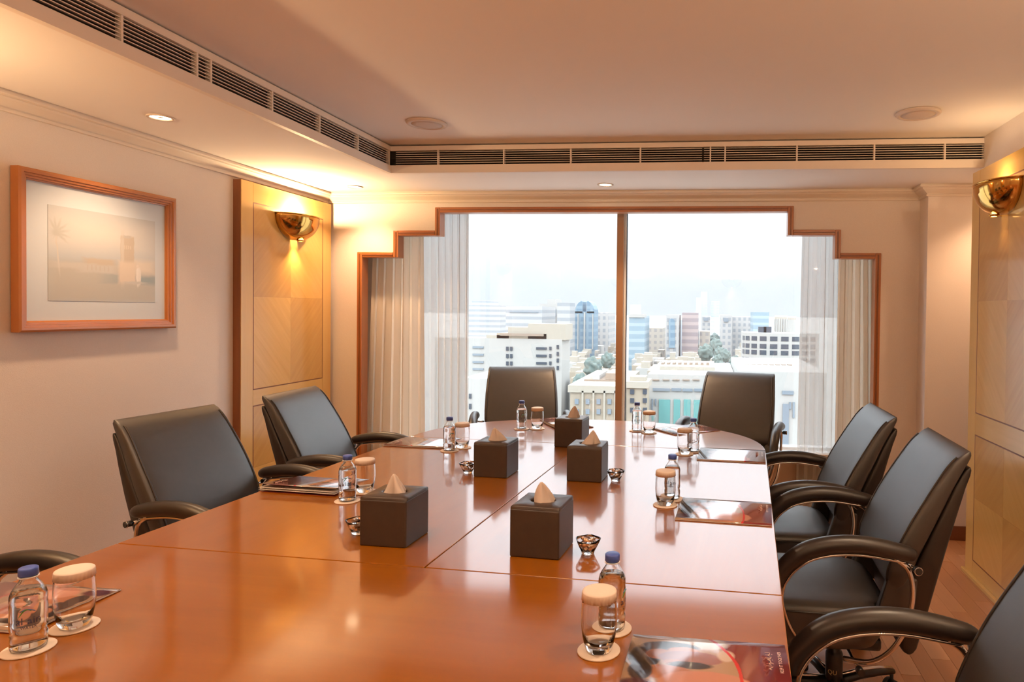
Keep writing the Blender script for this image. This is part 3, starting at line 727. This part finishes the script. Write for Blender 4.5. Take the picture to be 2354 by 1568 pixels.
def mk_glass():
    root = empty('drinking_glass')
    out = [(0, 0), (.0225, 0), (.0255, .002), (.0285, .012), (.0325, .032), (.0345, .052), (.0343, .072), (.0330, .092), (.0312, .110)]
    inn = [(.0300, .110), (.0317, .092), (.0330, .072), (.0332, .052), (.0310, .034), (.0265, .018), (.019, .0135), (0, .0125)]
    MB().lathe(out+[(.0306, .1115)]+inn, 40).build('tumbler', 'glass', root)
    MB().lathe([(0, .1155), (.026, .1152), (.0322, .1138), (.0330, .1120), (.0335, .0975), (.0329, .0975), (.0326, .1115), (.0, .1130)], 120,
               mod=lambda a, r, z: 1+(.022*math.cos(30*a) if z < .110 and r > .03 else 0)).build('paper_cap', 'paper_lid', root)
    return root
def mk_coaster():
    return MB().lathe([(0, 0), (.0405, 0), (.041, .0008), (.041, .0022), (.0402, .003), (0, .003)], 44).build('coaster', 'coaster_card')
where = ['near left corner of the table', 'left side beside the picture wall brochure', 'left side before the drape', 'table end before the left chair', 'table end before the right chair', 'right side before the far brochure', 'right side between the two glossy brochures', 'near right, beside the brochure with photo']
PB = [(-1.33, 1.044), (-1.324, 2.042), (-1.346, 2.860), (-1.214, 3.463), (-.594, 3.552), (-.250, 3.085), (-.256, 2.285), (-.269, 1.325)]
PG = [(-1.334, 1.134), (-1.330, 2.155), (-1.318, 2.935), (-1.135, 3.490), (-.520, 3.505), (-.284, 3.020), (-.270, 2.209), (-.275, 1.234)]
rotb = [.35, .10, .3, .2, -.3, .8, -.6, 1.0]
b0, g0, k0 = mk_bottle(), mk_glass(), mk_coaster()
for i in range(8):
    for P, kind in ((PB[i], 'bottle'), (PG[i], 'glass')):
        k = k0 if (i == 0 and kind == 'bottle') else copy_tree(k0)
        k.location = T(*P, .7503); tag(k, 'round pale card coaster under the %s, %s' % (('water bottle' if kind == 'bottle' else 'covered glass'), where[i]), 'coaster', 'card coasters on the table')
    b = b0 if i == 0 else copy_tree(b0); b.location = T(*PB[i], .7535); b.rotation_euler = (0, 0, rotb[i]+TROT)
    tag(b, 'small clear water bottle with blue cap, %s' % where[i], 'bottle', 'water bottles on the table')
    g_ = g0 if i == 0 else copy_tree(g0); g_.location = T(*PG[i], .7535); g_.rotation_euler = (0, 0, i*.7)
    tag(g_, 'clear tumbler with pleated paper cap, %s' % where[i], 'glass', 'capped tumblers on the table')

# ------------------------------------------------------------------ candy bowls
def bowl_mod(a, r, z): return 1+(.06*math.cos(5*a) if z > .024 else .02*math.cos(5*a)) if r > .012 else 1
def mk_bowl():
    root = empty('candy_bowl')
    prof = [(0, 0), (.0155, 0), (.017, .003), (.0185, .008), (.025, .020), (.0305, .033), (.0330, .040), (.0315, .0405), (.0285, .034), (.0230, .022), (.0165, .010), (.012, .0065), (0, .006)]
    MB().lathe(prof, 48, mod=bowl_mod).build('bowl', 'glass', root)
    return root
bw0 = mk_bowl()
cm = []
for k, mt in enumerate(('foil_copper', 'foil_silver', 'wrapper_brown')):
    s = MB(); s.loft([[(x, r*math.cos(2*PI*j/10), r*.8*math.sin(2*PI*j/10)) for j in range(10)] for x, r in ((-.0135, .005), (-.011, .0055), (-.008, .0018), (-.0065, .0055), (-.002, .0072), (.002, .0072), (.0065, .0055), (.008, .0018), (.011, .0055), (.0135, .005))])
    me = s.mesh('candy'); me.materials.append(MATS[mt]); cm.append(me)
bl = ['beside the nearest tissue box', 'right of the middle tissue boxes', 'left of the middle tissue boxes', 'half hidden behind the left front tissue box']
for i, (x, y) in enumerate([(-.418, 1.728), (-.497, 2.492), (-1.094, 2.492), (-1.105, 1.755)]):
    b = bw0 if i == 0 else copy_tree(bw0); b.location = T(x, y, .7502); b.rotation_euler = (0, 0, .3+i)
    tag(b, 'small wavy glass bowl of wrapped candies %s' % bl[i], 'bowl', 'glass candy bowls')
    rnd = random.Random(i+20)
    for k, (r, z, n) in enumerate(((.005, .0150, 2), (.0150, .0265, 4), (.009, .0385, 3))):
        for j in range(n):
            a = 2*PI*j/n+i+k
            o = link('candy', cm[(j+k+i) % 3], None, None, T(x, y, .7502)+Vector((r*math.cos(a), r*math.sin(a), z)), (rnd.uniform(-.3, .3), rnd.uniform(-.35, .35), a+PI/2+rnd.uniform(-.5, .5)))
            tag(o, 'wrapped candy heaped in the glass bowl %s' % bl[i], 'candy', 'candies in the bowl %s' % bl[i])

# ------------------------------------------------------------------ brochures
# page space: x = 0..297 mm long side from head (photo) to foot (title), y across 210 mm, centred
PL, PW = .297, .210
maroon, red, skin, hair, rose, cream_ = (.20, .024, .030), (.58, .02, .03), (.40, .16, .09), (.035, .022, .022), (.30, .13, .12), (.40, .26, .18)
lay = [('e', (-.165, -.055, .225, .235), cream_, .004), ('e', (-.02, .085, .06, .028), (.50, .45, .42), .1), ('e', (-.07, .062, .055, .020), hair, .08), ('e', (-.045, .048, .030, .016), skin, .1),
       ('e', (-.115, .018, .030, .045), hair, .08), ('e', (-.088, .030, .028, .020), skin, .1), ('e', (-.03, .022, .06, .026), rose, .06), ('e', (-.062, .005, .018, .010), (.36, .14, .08), .2),
       ('e', (-.03, -.004, .040, .012), hair, .15), ('e', (-.075, -.030, .050, .022), skin, .1), ('e', (-.118, -.03, .022, .03), hair, .1), ('e', (.0, -.06, .085, .040), (.52, .24, .18), .05),
       ('e', (-.02, -.085, .05, .010), (.35, .14, .10), .2), ('e', (.035, .04, .016, .022), (.60, .48, .42), .15), ('e', (-.12, -.075, .03, .02), (.08, .02, .04), .2),
       ('ring', (-.165, -.055, .228, .238, 0, .014), red, .3)]
layered('brochure_cover', maroon, lay, .16, coat=1, distort=.006, dscale=40)
pm('brochure_back', maroon, .2, coat=.5); pm('page_paper', (.80, .77, .74), .6); pm('cover_print', (.70, .52, .44), .5)
def sheet(bend, lift, curl=0, n=12, th=.0006):
    """cover hinged along y = -PW/2 (long side); lift raises the free side"""
    r0 = []; r1 = []
    s = MB(); rings = []
    for i in range(n+1):
        v = i/n; y = -PW/2+PW*v; z = lift*v**1.4+bend*math.sin(v*PI)
        rings.append([(-PL/2, y, z), (PL/2, y, z+curl*v), (PL/2, y, z+th+curl*v), (-PL/2, y, z+th)])
    return s.loft(rings, smooth=True)
tk = text_mesh('KEEP IT TOGETHER', .0092); tk.materials.append(MATS['cover_print'])
def arabic_strokes():
    s = MB(); x = 0
    segs = [[(-.034, 0), (-.030, .004), (-.026, .0), (-.022, -.003)], [(-.020, -.001), (-.020, .009)], [(-.016, 0), (-.012, .004), (-.008, 0), (-.011, -.005)], [(-.006, 0), (0, .001), (.004, .005), (.006, 0)], [(.009, .010), (.009, -.001), (.014, -.002)], [(.017, 0), (.021, .004), (.024, .0), (.028, 0)], [(.030, -.001), (.031, .009)]]
    for g_ in segs: s.tube([(x_, y_, 0) for x_, y_ in g_], [.0006]+[.0009]*(len(g_)-2)+[.0005], 6)
    for x_, y_ in ((-.012, .007), (.003, -.004), (.021, .007), (.024, -.004)): s.lathe([(0, 0)], 3) if False else s.tube([(x_, y_, -.0004), (x_, y_, .0004)], .0009, 6)
    return s.mesh('calligraphy')
ak = arabic_strokes(); ak.materials.append(MATS['cover_print'])
def brochure(x, y, ang, lift, bend, label, open_gap=0.0):
    """ang: direction of the page foot (local +x) in the table frame"""
    root = empty('brochure', T(x, y, .7504), ang+TROT); tag(root, label, 'brochure', 'maroon printed brochures on the table')
    MB().box(-PL/2, PL/2, -PW/2, PW/2, 0, .0008).build('back_cover', 'brochure_back', root)
    for k in range(2):
        sheet(bend*.4*(k+1), lift*.25*(k+1), th=.0008).build('pages', 'page_paper', root, loc=(0, 0, .0010+.0009*k))
    c = sheet(bend, lift).build('front_cover', 'brochure_cover', root, loc=(0, 0, .0030))
    zt = lift*.42+bend+.0010; sl_ = math.atan2(lift*1.1, PW)
    link('lettering', tk, None, c, (PL/2-.014, .030, .0012+lift*(.642)**1.4+bend*math.sin(.642*PI)), (0, 0, PI/2))
    link('calligraphy', ak, None, c, (PL/2-.032, .032, .0018+lift*(.652)**1.4+bend*math.sin(.652*PI)), (0, 0, PI/2))
    for ch in c.children: ch.rotation_euler = (Matrix.Rotation(sl_*.9+math.atan2(bend*PI*math.cos(.65*PI), PW), 3, 'X') @ Matrix.Rotation(PI/2, 3, 'Z')).to_euler()
    return root
BR = [(-.068, 1.205, .04, .0, .004, 'maroon brochure with photo of people, lying open to view near right'),
      (-.070, 2.160, -.02, .010, .006, 'glossy brochure on the right side, second from the near end'),
      (-.070, 3.010, -.01, .012, .003, 'glossy brochure on the right side nearest the window'),
      (-.330, 3.640, .72, .004, .002, 'pale reflecting brochure with pink corner before the right end chair'),
      (-1.020, 3.665, 2.2, .012, .010, 'curled pink brochure behind the glass before the left end chair'),
      (-1.545, 3.000, PI, .003, .002, 'flat maroon brochure on the left side nearest the drape'),
      (-1.545, 2.190, PI-.02, .024, .002, 'half-open maroon brochure beside the left bottle'),
      (-1.545, 1.185, PI+.05, .004, .003, 'maroon brochure behind the bottle at the left frame edge')]
for i, b in enumerate(BR): brochure(*b)

# ------------------------------------------------------------------ city outside
GZ = -58.0
def facade(name, wall, glass, px, pz, wx, wz, rough=.7):
    """small regular windows: px, pz = bay and floor pitch in metres, wx, wz = glazed share"""
    m = pm(name, wall, rough); n, l, b = nodes(m)
    t = n.new('ShaderNodeTexCoord'); s_ = n.new('ShaderNodeSeparateXYZ'); l.new(t.outputs['Object'], s_.inputs[0])
    def M(op, a, c):
        x = n.new('ShaderNodeMath'); x.operation = op
        for i, v in enumerate((a, c)):
            if isinstance(v, (int, float)): x.inputs[i].default_value = v
            else: l.new(v, x.inputs[i])
        return x.outputs[0]
    xs = M('ADD', s_.outputs[0], s_.outputs[1])
    fx = M('LESS_THAN', M('FRACT', M('DIVIDE', xs, px), 0), wx); fz = M('LESS_THAN', M('FRACT', M('DIVIDE', s_.outputs[2], pz), 0), wz)
    k = M('MULTIPLY', fx, fz)
    ge = n.new('ShaderNodeNewGeometry'); sg = n.new('ShaderNodeSeparateXYZ'); l.new(ge.outputs['Normal'], sg.inputs[0])
    k = M('MULTIPLY', k, M('LESS_THAN', M('ABSOLUTE', sg.outputs[2], 0), .5))
    mi = n.new('ShaderNodeMix'); mi.data_type = 'RGBA'; l.new(k, mi.inputs['Factor']); mi.inputs['A'].default_value = (*wall, 1); mi.inputs['B'].default_value = (*glass, 1)
    l.new(mi.outputs['Result'], b.inputs['Base Color'])
    return m
CW, CC = (.40, .39, .37), (.39, .35, .29)
pm('city_white', CW, .85); pm('city_cream', CC, .85); pm('city_beige', (.36, .30, .23), .85); pm('city_tan', (.30, .23, .18), .85)
pm('city_grey', (.42, .41, .40), .8); pm('city_dark_glass', (.06, .07, .09), .25); pm('city_grey_glass', (.20, .24, .28), .3); pm('city_teal_glass', (.14, .34, .33), .2); pm('city_shade', (.33, .32, .31), .8)
noise_col(pm('tree_leaf', (.10, .14, .12), .9), (.10, .14, .13), (.17, .21, .19), ns=.6)
noise_col(pm('city_ground', (.42, .41, .38), .95), (.34, .34, .33), (.50, .48, .44), ns=.02)
facade('f_white_floors', (.40, .40, .40), (.28, .30, .32), 3.2, 3.4, 1.0, .45)
facade('f_white_grid', (.40, .39, .38), (.25, .27, .29), 3.0, 3.4, .5, .55)
facade('f_cream_grid', (.38, .34, .29), (.26, .25, .24), 3.2, 3.4, .5, .5)
facade('f_blue', (.20, .29, .36), (.13, .22, .30), 4.0, 3.6, .7, .6)
facade('f_greyblue', (.32, .40, .45), (.22, .31, .37), 5.0, 3.6, 1.0, .6)
facade('f_pink', (.40, .32, .31), (.28, .23, .24), 3.0, 3.4, 1.0, .55)
facade('f_haze_tint', (.38, .42, .47), (.33, .38, .44), 9, 4, .5, .5)  # far towers: haze of distance mixed into wall and window colours
struct(MB().box(-4000, 4000, 20, 9000, GZ-2, GZ).build('ground', 'city_ground'), 'pale hazy city ground far below the window', 'ground')
def rect(s, x0, x1, yt, yb, D, d0=-.25, d1=.2):
    a, b = at(x0, yt, D), at(x1, yb, D)
    return s.box(a.x, b.x, D+d0, D+d1, b.z, a.z)
FOOT = []
def free(x0, x1, y0, y1): return all(x1 < q[0] or x0 > q[1] or y1 < q[2] or y0 > q[3] for q in FOOT)
def bld(x0, x1, yt, D, depth, mat, label, group=None, parapet=0, roof='city_white', zb=GZ):
    a, b = at(x0, yt, D), at(x1, yt, D); z = (a.z+b.z)/2; FOOT.append((a.x-.8, b.x+.8, D-.8, D+depth+.8))
    root = empty('building', ((a.x+b.x)/2, D+depth/2, zb)); tag(root, label, 'building', group)
    w2, d2, h = (b.x-a.x)/2, depth/2, z-zb
    MB().box(-w2, w2, -d2, d2, 0, h).build('walls', mat, root)
    if parapet: MB().box(-w2-.3, w2+.3, -d2-.3, d2+.3, h-parapet, h+.4).build('parapet', roof, root)
    root['o'] = 0; del root['o']
    return root
def sub(root, name, mat, mb, bevel=0):
    o = mb.build(name, mat, root, bevel); o.matrix_parent_inverse = Matrix.Translation(-root.location); return o
def win(root, D, rects, mat='city_dark_glass', nm='window', d0=-.25):
    for r in rects: sub(root, nm, mat, rect(MB(), *r, D, d0, .3))

# big white institutional block, left pane
r = bld(1000, 1292, 778, 150, 9, 'city_white', 'broad white block with dark window bars filling the left pane')
for a in ((1142, 1256, 766, 790), (1168, 1214, 752, 770), (1214, 1300, 744, 782), (1118, 1170, 770, 780)): sub(r, 'penthouse', 'city_beige' if a[0] in (1142,) else 'city_cream', rect(MB(), *a, 150.2, 0, 8))
sub(r, 'roof_band', 'city_tan', rect(MB(), 1150, 1250, 766, 773, 149.7, -.3, 0))
win(r, 150, [(1164, 1169.5, y, y+9) for y in (797, 814, 831, 848)]+[(1173, 1178.5, y, y+9) for y in (797, 814, 831, 848)]+[(1233, 1257, y, y+6) for y in (798, 815, 832)]+[(1263, 1268, y, y+8) for y in (797, 814, 831)]+[(1280, 1285, y, y+9) for y in (793, 809, 824, 841)])
win(r, 150, [(1087, 1112, y, y+5) for y in (796, 813, 830, 846)], 'city_grey_glass', 'ribbon_window')
# near white wing lower left
r = bld(1060, 1120, 870, 110, 20, 'city_white', 'white wing at the lower left of the window behind the chair')
win(r, 110, [(1079, 1084, 905, 916), (1079, 1084, 928, 940)])
bld(1075, 1150, 702, 420, 40, 'f_white_floors', 'pale white slab block at the far left of the skyline')
bld(1085, 1110, 690, 520, 40, 'f_white_floors', 'tallest pale block at the far left of the skyline')
r = bld(1163, 1246, 704, 330, 30, 'f_white_floors', 'pale block with ribbon windows behind the white institution')
sub(r, 'ribbon_window', 'city_grey_glass', rect(MB(), 1172, 1238, 716, 719, 330, -.4, .2))
r = bld(1240, 1285, 698, 365, 20, 'city_white', 'pale block with tall slit windows left of the striped tower')
win(r, 365, [(x, x+3, 711, 728) for x in (1243, 1250, 1257, 1269, 1276)], 'city_grey_glass')
bld(1258, 1275, 688, 400, 20, 'city_white', 'stair tower with slanted cap above the pale blocks')
bld(1281, 1310, 696, 300, 12, 'f_white_floors', 'white striped tower left of the blue glass tower')
bld(1310, 1322, 706, 340, 16, 'f_cream_grid', 'slim beige tower beside the blue glass tower')
# blue glass tower with split pointed top
r = bld(1322, 1366, 716, 320, 12, 'f_blue', 'blue glass tower with split arched top')
for sx, xo in ((1, 1322), (-1, 1366)):
    pts = [at(xo, 720, 320)]+[at(xo+sx*d, y, 320) for d, y in ((0, 712), (3, 703), (8, 696), (14, 692), (17, 693), (17, 720))]
    sub(r, 'arched_cap', 'f_blue', MB().loft([[(p.x, 320, p.z) for p in pts], [(p.x, 331, p.z) for p in pts]], smooth=False))
sub(r, 'light_fin', 'city_white', rect(MB(), 1342.5, 1345, 718, 803, 320, -.6, .2)); 
for x in (1328, 1362): sub(r, 'light_fin', 'city_white', rect(MB(), x, x+1.5, 722, 803, 320, -.6, .2))
bld(1368, 1400, 719, 360, 25, 'f_white_grid', 'white gridded tower right of the blue glass tower')
bld(1400, 1421, 742, 460, 40, 'f_haze_tint', 'distant bluish block just left of the mullion')
# beige hotel, both sides of the mullion
r = bld(1311, 1424, 893, 95, 25, 'city_beige', 'beige hotel block with two rows of windows left of the mullion', parapet=.6, roof='city_cream')
win(r, 95, [(x, x+8.5, y, y+12) for x in (1322, 1347, 1372, 1397) for y in (917, 940)], 'city_grey_glass')
for x in (1338, 1363, 1388, 1413): sub(r, 'pilaster', 'city_cream', rect(MB(), x, x+3.5, 898, 965, 95, -.3, .2))
for a in ((1343, 1418, 872, 893), (1362, 1378, 862, 873), (1392, 1414, 858, 874)): sub(r, 'roof_plant', 'city_grey' if a[0] == 1362 else 'city_tan', rect(MB(), *a, 101, 0, 8))
r = bld(1441, 1486, 884, 96, 5, 'city_beige', 'beige block with dark windows just right of the mullion', parapet=.5, roof='city_cream')
win(r, 96, [(x, x+9, y, y+11) for x in (1449, 1478) for y in (895, 915, 937)], 'city_dark_glass')
sub(r, 'roof_plant', 'city_cream', rect(MB(), 1448, 1484, 866, 884, 97, 0, 3))
# right skyline
r = bld(1446, 1482, 726, 300, 25, 'f_greyblue', 'grey blue glass tower just right of the mullion'); sub(r, 'crown', 'city_white', rect(MB(), 1446, 1482, 722, 730, 300, -.5, 10))
bld(1486, 1524, 754, 380, 25, 'f_cream_grid', 'low cream apartment block between glass and arched towers')
r = bld(1531, 1560, 724, 310, 25, 'f_white_grid', 'white tower with tall blue arched strip')
p0 = [at(1537.5, 800, 310)]+[at(1544.5-7*math.cos(a), 741-9*math.sin(a), 310) for a in [PI*i/10 for i in range(11)]]+[at(1551.5, 800, 310)]
sub(r, 'arched_strip', 'f_blue', MB().loft([[(p.x, 309.6, p.z) for p in p0], [(p.x, 310.2, p.z) for p in p0]], smooth=False))
bld(1568, 1605, 719, 320, 25, 'f_pink', 'pinkish brown tower with striped floors')
bld(1560, 1569, 735, 420, 20, 'f_haze_tint', 'sliver of a pale tower left of the pinkish tower')
r = bld(1600, 1612, 684, 900, 40, 'f_haze_tint', 'faint far tower, left of the twin hazy towers'); r = bld(1611, 1626, 671, 950, 40, 'f_haze_tint', 'tallest faint tower dissolving into the haze')
bld(1635, 1654, 692, 1000, 40, 'f_haze_tint', 'short faint tower right of the tallest hazy tower'); bld(1449, 1468, 700, 1100, 40, 'f_haze_tint', 'faint tower behind the grey blue tower by the mullion')
r = bld(1613, 1633, 727, 400, 20, 'f_white_grid', 'slim white tower with dark round cap before the hazy towers'); sub(r, 'roof_cap', 'city_grey_glass', rect(MB(), 1618, 1628, 730, 738, 400, -.6, .2))
bld(1608, 1632, 762, 330, 20, 'f_cream_grid', 'cream block in front of the slim white tower')
r = bld(1657, 1683, 724, 380, 20, 'f_white_grid', 'white tower with arched grey top window'); sub(r, 'arched_window', 'city_grey_glass', rect(MB(), 1664, 1674, 731, 740, 380, -.6, .2))
bld(1684, 1730, 728, 400, 25, 'f_white_grid', 'wide white gridded slab right of the avenue')
bld(1634, 1656, 730, 700, 25, 'f_haze_tint', 'hazy pale block closing the avenue')
bld(1732, 1768, 718, 360, 25, 'f_greyblue', 'blue grey tower above the curved building')
# round cream towers
for (x0, x1, yt, D, lab) in ((1782, 1812, 725, 300, 'round cream tower at the right of the skyline'), (1812, 1832, 727, 290, 'second round cream tower beside the sheer curtain')):
    a, b = at(x0, yt, D), at(x1, yt, D); rr = (b.x-a.x)/2
    root = empty('building', ((a.x+b.x)/2, D+rr, GZ)); tag(root, lab, 'building')
    MB().lathe([(rr, 0), (rr, a.z-GZ-1), (rr*.96, a.z-GZ), (0, a.z-GZ)], 28).build('walls', 'f_cream_grid', root)
    for q in range(8): MB().box(-.4, .4, -rr-.3, -rr+.2, 3, a.z-GZ-1.5).build('fin', 'city_white', root, rot=(0, 0, (q-4)*.35))
# curved white building with dark square windows
D = 170; c = at(1800, 770, D); rad = at(1800, 770, D).x-at(1710, 770, D).x
root = empty('building', (c.x, D+rad*.55, GZ)); tag(root, 'curved white building with rows of dark square windows', 'building')
def ell(a): return Vector((rad*math.cos(a), -rad*.55*math.sin(a), 0))
zt = at(1760, 766, D).z-GZ
pts = [ell(PI-PI*i/30) for i in range(31)]
MB().loft([[(p.x, p.y, 0) for p in pts]+[(rad, rad*.8, 0), (-rad, rad*.8, 0)], [(p.x, p.y, zt) for p in pts]+[(rad, rad*.8, zt), (-rad, rad*.8, zt)]], smooth=False).build('walls', 'city_white', root)
for yy in (775, 793, 808, 826):
    z1, z0 = at(1760, yy, D-4).z-GZ, at(1760, yy+10.5, D-4).z-GZ
    for k in range(9):
        a0 = PI-.10-k*.285; a1 = a0-.19
        P = [ell(a0), ell(a1)]; nn = [Vector((math.cos(a)*.55, -math.sin(a), 0)).normalized() for a in (a0, a1)]
        q = [(P[0]+nn[0]*.12), (P[1]+nn[1]*.12), (P[1]-nn[1]*.5), (P[0]-nn[0]*.5)]
        MB().loft([[(v.x, v.y, z0) for v in q], [(v.x, v.y, z1) for v in q]], smooth=False).build('window', 'city_dark_glass', root)
for x in (1752, 1764): 
    pt = at(x, 758, D+6); b_ = MB().box(-1.0, 1.0, -1, 1, -1.5, .8).build('roof_unit', 'city_dark_glass', root); b_.location = pt-root.location
# long white mall with teal glazing
D = 105
r = bld(1489, 1690, 862, D, 26, 'city_white', 'long cream white building with tall teal windows')
for x in range(5): sub(r, 'slot_window', 'city_tan', rect(MB(), 1500+x*23, 1516+x*23, 872, 874.5, D, -.25, .2))
win(r, D, [(1501, 1540, 892, 899), (1544, 1566, 892, 899), (1569, 1592, 893, 900), (1596, 1616, 893, 900)], 'city_grey_glass', 'ribbon_window')
win(r, D, [(1515, 1540, 918, 975), (1549, 1563, 918, 975), (1572, 1587, 918, 975), (1595, 1612, 919, 975)], 'city_teal_glass', 'tall_window')
win(r, D, [(1498, 1501, 917, 942), (1506, 1509, 917, 932)], 'city_grey_glass', 'slit_window')
for a in ((1488, 1616, 852, 864), (1517, 1643, 842, 856)): sub(r, 'roof_terrace', 'city_cream', rect(MB(), *a, D+8, 0, 14))
for x in range(9): sub(r, 'roof_post', 'city_tan', rect(MB(), 1520+x*13, 1526+x*13, 834, 845, D+12, 0, 3))
r = bld(1696, 1900, 855, D-6, 30, 'city_white', 'white building with arched windows below the curved one')
win(r, D-6, [(1798, 1824, 898, 907), (1799, 1812, 928, 1030), (1814, 1818, 924, 940), (1822, 1826, 924, 960)], 'city_grey_glass')
for x in range(9): sub(r, 'roof_screen', 'city_tan', rect(MB(), 1700+x*14, 1709+x*14, 838, 852, D+6, 0, 2))
# low-rise district
rnd = random.Random(5); cnt = 0
mts = ['city_white', 'city_cream', 'city_white', 'city_beige', 'f_cream_grid']
for (xa, xb, ya, yb, D0, D1, n) in ((1296, 1420, 790, 880, 380, 130, 46), (1446, 1640, 796, 845, 420, 190, 56), (1640, 1720, 775, 850, 500, 190, 10)):
    for i in range(n):
        for tries in range(40):
            t = (i+rnd.uniform(0, 1))/n; D = D0+(D1-D0)*t**.8; yt = ya+(yb-ya)*t+rnd.uniform(-5, 5); wd = rnd.uniform(9, 26)*(.7+.8*t); x = rnd.uniform(xa, xb-wd); dp = rnd.uniform(5, 10)
            if xa == 1640: x = 1690+rnd.uniform(0, 20)
            p_, q_ = at(x, yt, D), at(x+wd, yt, D)
            if free(p_.x, q_.x, D, D+dp): break
        else: continue
        g1 = bld(x, x+wd, yt, D, dp, rnd.choice(mts), 'small pale flat-roofed house in the low-rise district', 'small houses of the low-rise district')
        g1.name = 'house'; cnt += 1
        if i % 2: 
            a = at(x+wd*.3, yt, D); sub(g1, 'roof_hut', 'city_cream', MB().box(a.x, a.x+rnd.uniform(2, 4), D+1, D+4, a.z, a.z+rnd.uniform(1.2, 2.6)))
# trees along the avenue
tm = bmesh.new(); bmesh.ops.create_icosphere(tm, subdivisions=4, radius=1)
from mathutils import noise as mnoise
for v in tm.verts: v.co *= 1+.35*mnoise.noise(v.co*2.3)+.16*mnoise.noise(v.co*7)
tme = bpy.data.meshes.new('crown'); tm.to_mesh(tme); tm.free(); tme.polygons.foreach_set('use_smooth', [True]*len(tme.polygons)); tme.materials.append(MATS['tree_leaf'])
trk = MB().tube([(0, 0, 0), (0, 0, 1)], .05, 6).mesh('trunk'); trk.materials.append(MATS['city_tan'])
for i, (x, y, D, rr) in enumerate([(1397, 829, 220, 1.6), (1363, 846, 180, 1.7), (1335, 880, 128, 1.4), (1328, 893, 118, 1.2), (1622, 812, 260, 2.0), (1645, 797, 330, 3), (1654, 812, 290, 2.2), (1668, 818, 262, 2), (1690, 836, 215, 1.8), (1650, 830, 240, 1.8), (1642, 783, 430, 3.5), (1657, 845, 205, 1.3), (1684, 848, 190, 1.3)]):
    for tries in range(60):
        p = at(x, y, D)
        if free(p.x-rr*1.3, p.x+rr*1.3, D-rr*1.3, D+rr*1.3): break
        D *= .985
    FOOT.append((p.x-rr*1.3, p.x+rr*1.3, D-rr*1.3, D+rr*1.3))
    root = empty('tree', (p.x, p.y, GZ)); tag(root, 'grey green tree among the hazy low houses', 'tree', 'trees in the low-rise district')
    o = link('crown', tme, None, root, (0, 0, p.z-GZ)); o.scale = (rr, rr, rr*1.2); o.rotation_euler = (0, 0, i)
    o = link('trunk', trk, None, root); o.scale = (4, 4, p.z-GZ)

# ------------------------------------------------------------------ haze over the city
hz = bpy.data.materials.new('haze'); hz.use_nodes = True; n_ = hz.node_tree.nodes; n_.clear()
vo = n_.new('ShaderNodeVolumeScatter'); vo.inputs['Color'].default_value = (.48, .52, .57, 1); vo.inputs['Density'].default_value = .0003
oo = n_.new('ShaderNodeOutputMaterial'); hz.node_tree.links.new(vo.outputs[0], oo.inputs['Volume']); MATS['haze'] = hz
h_ = MB().box(-2000, 2000, 60, 1600, GZ-1, 700).build('haze', 'haze')
tag(h_, 'thin white haze lying over the distant city', 'haze', kind='stuff')
scene.cycles.volume_bounces = 1
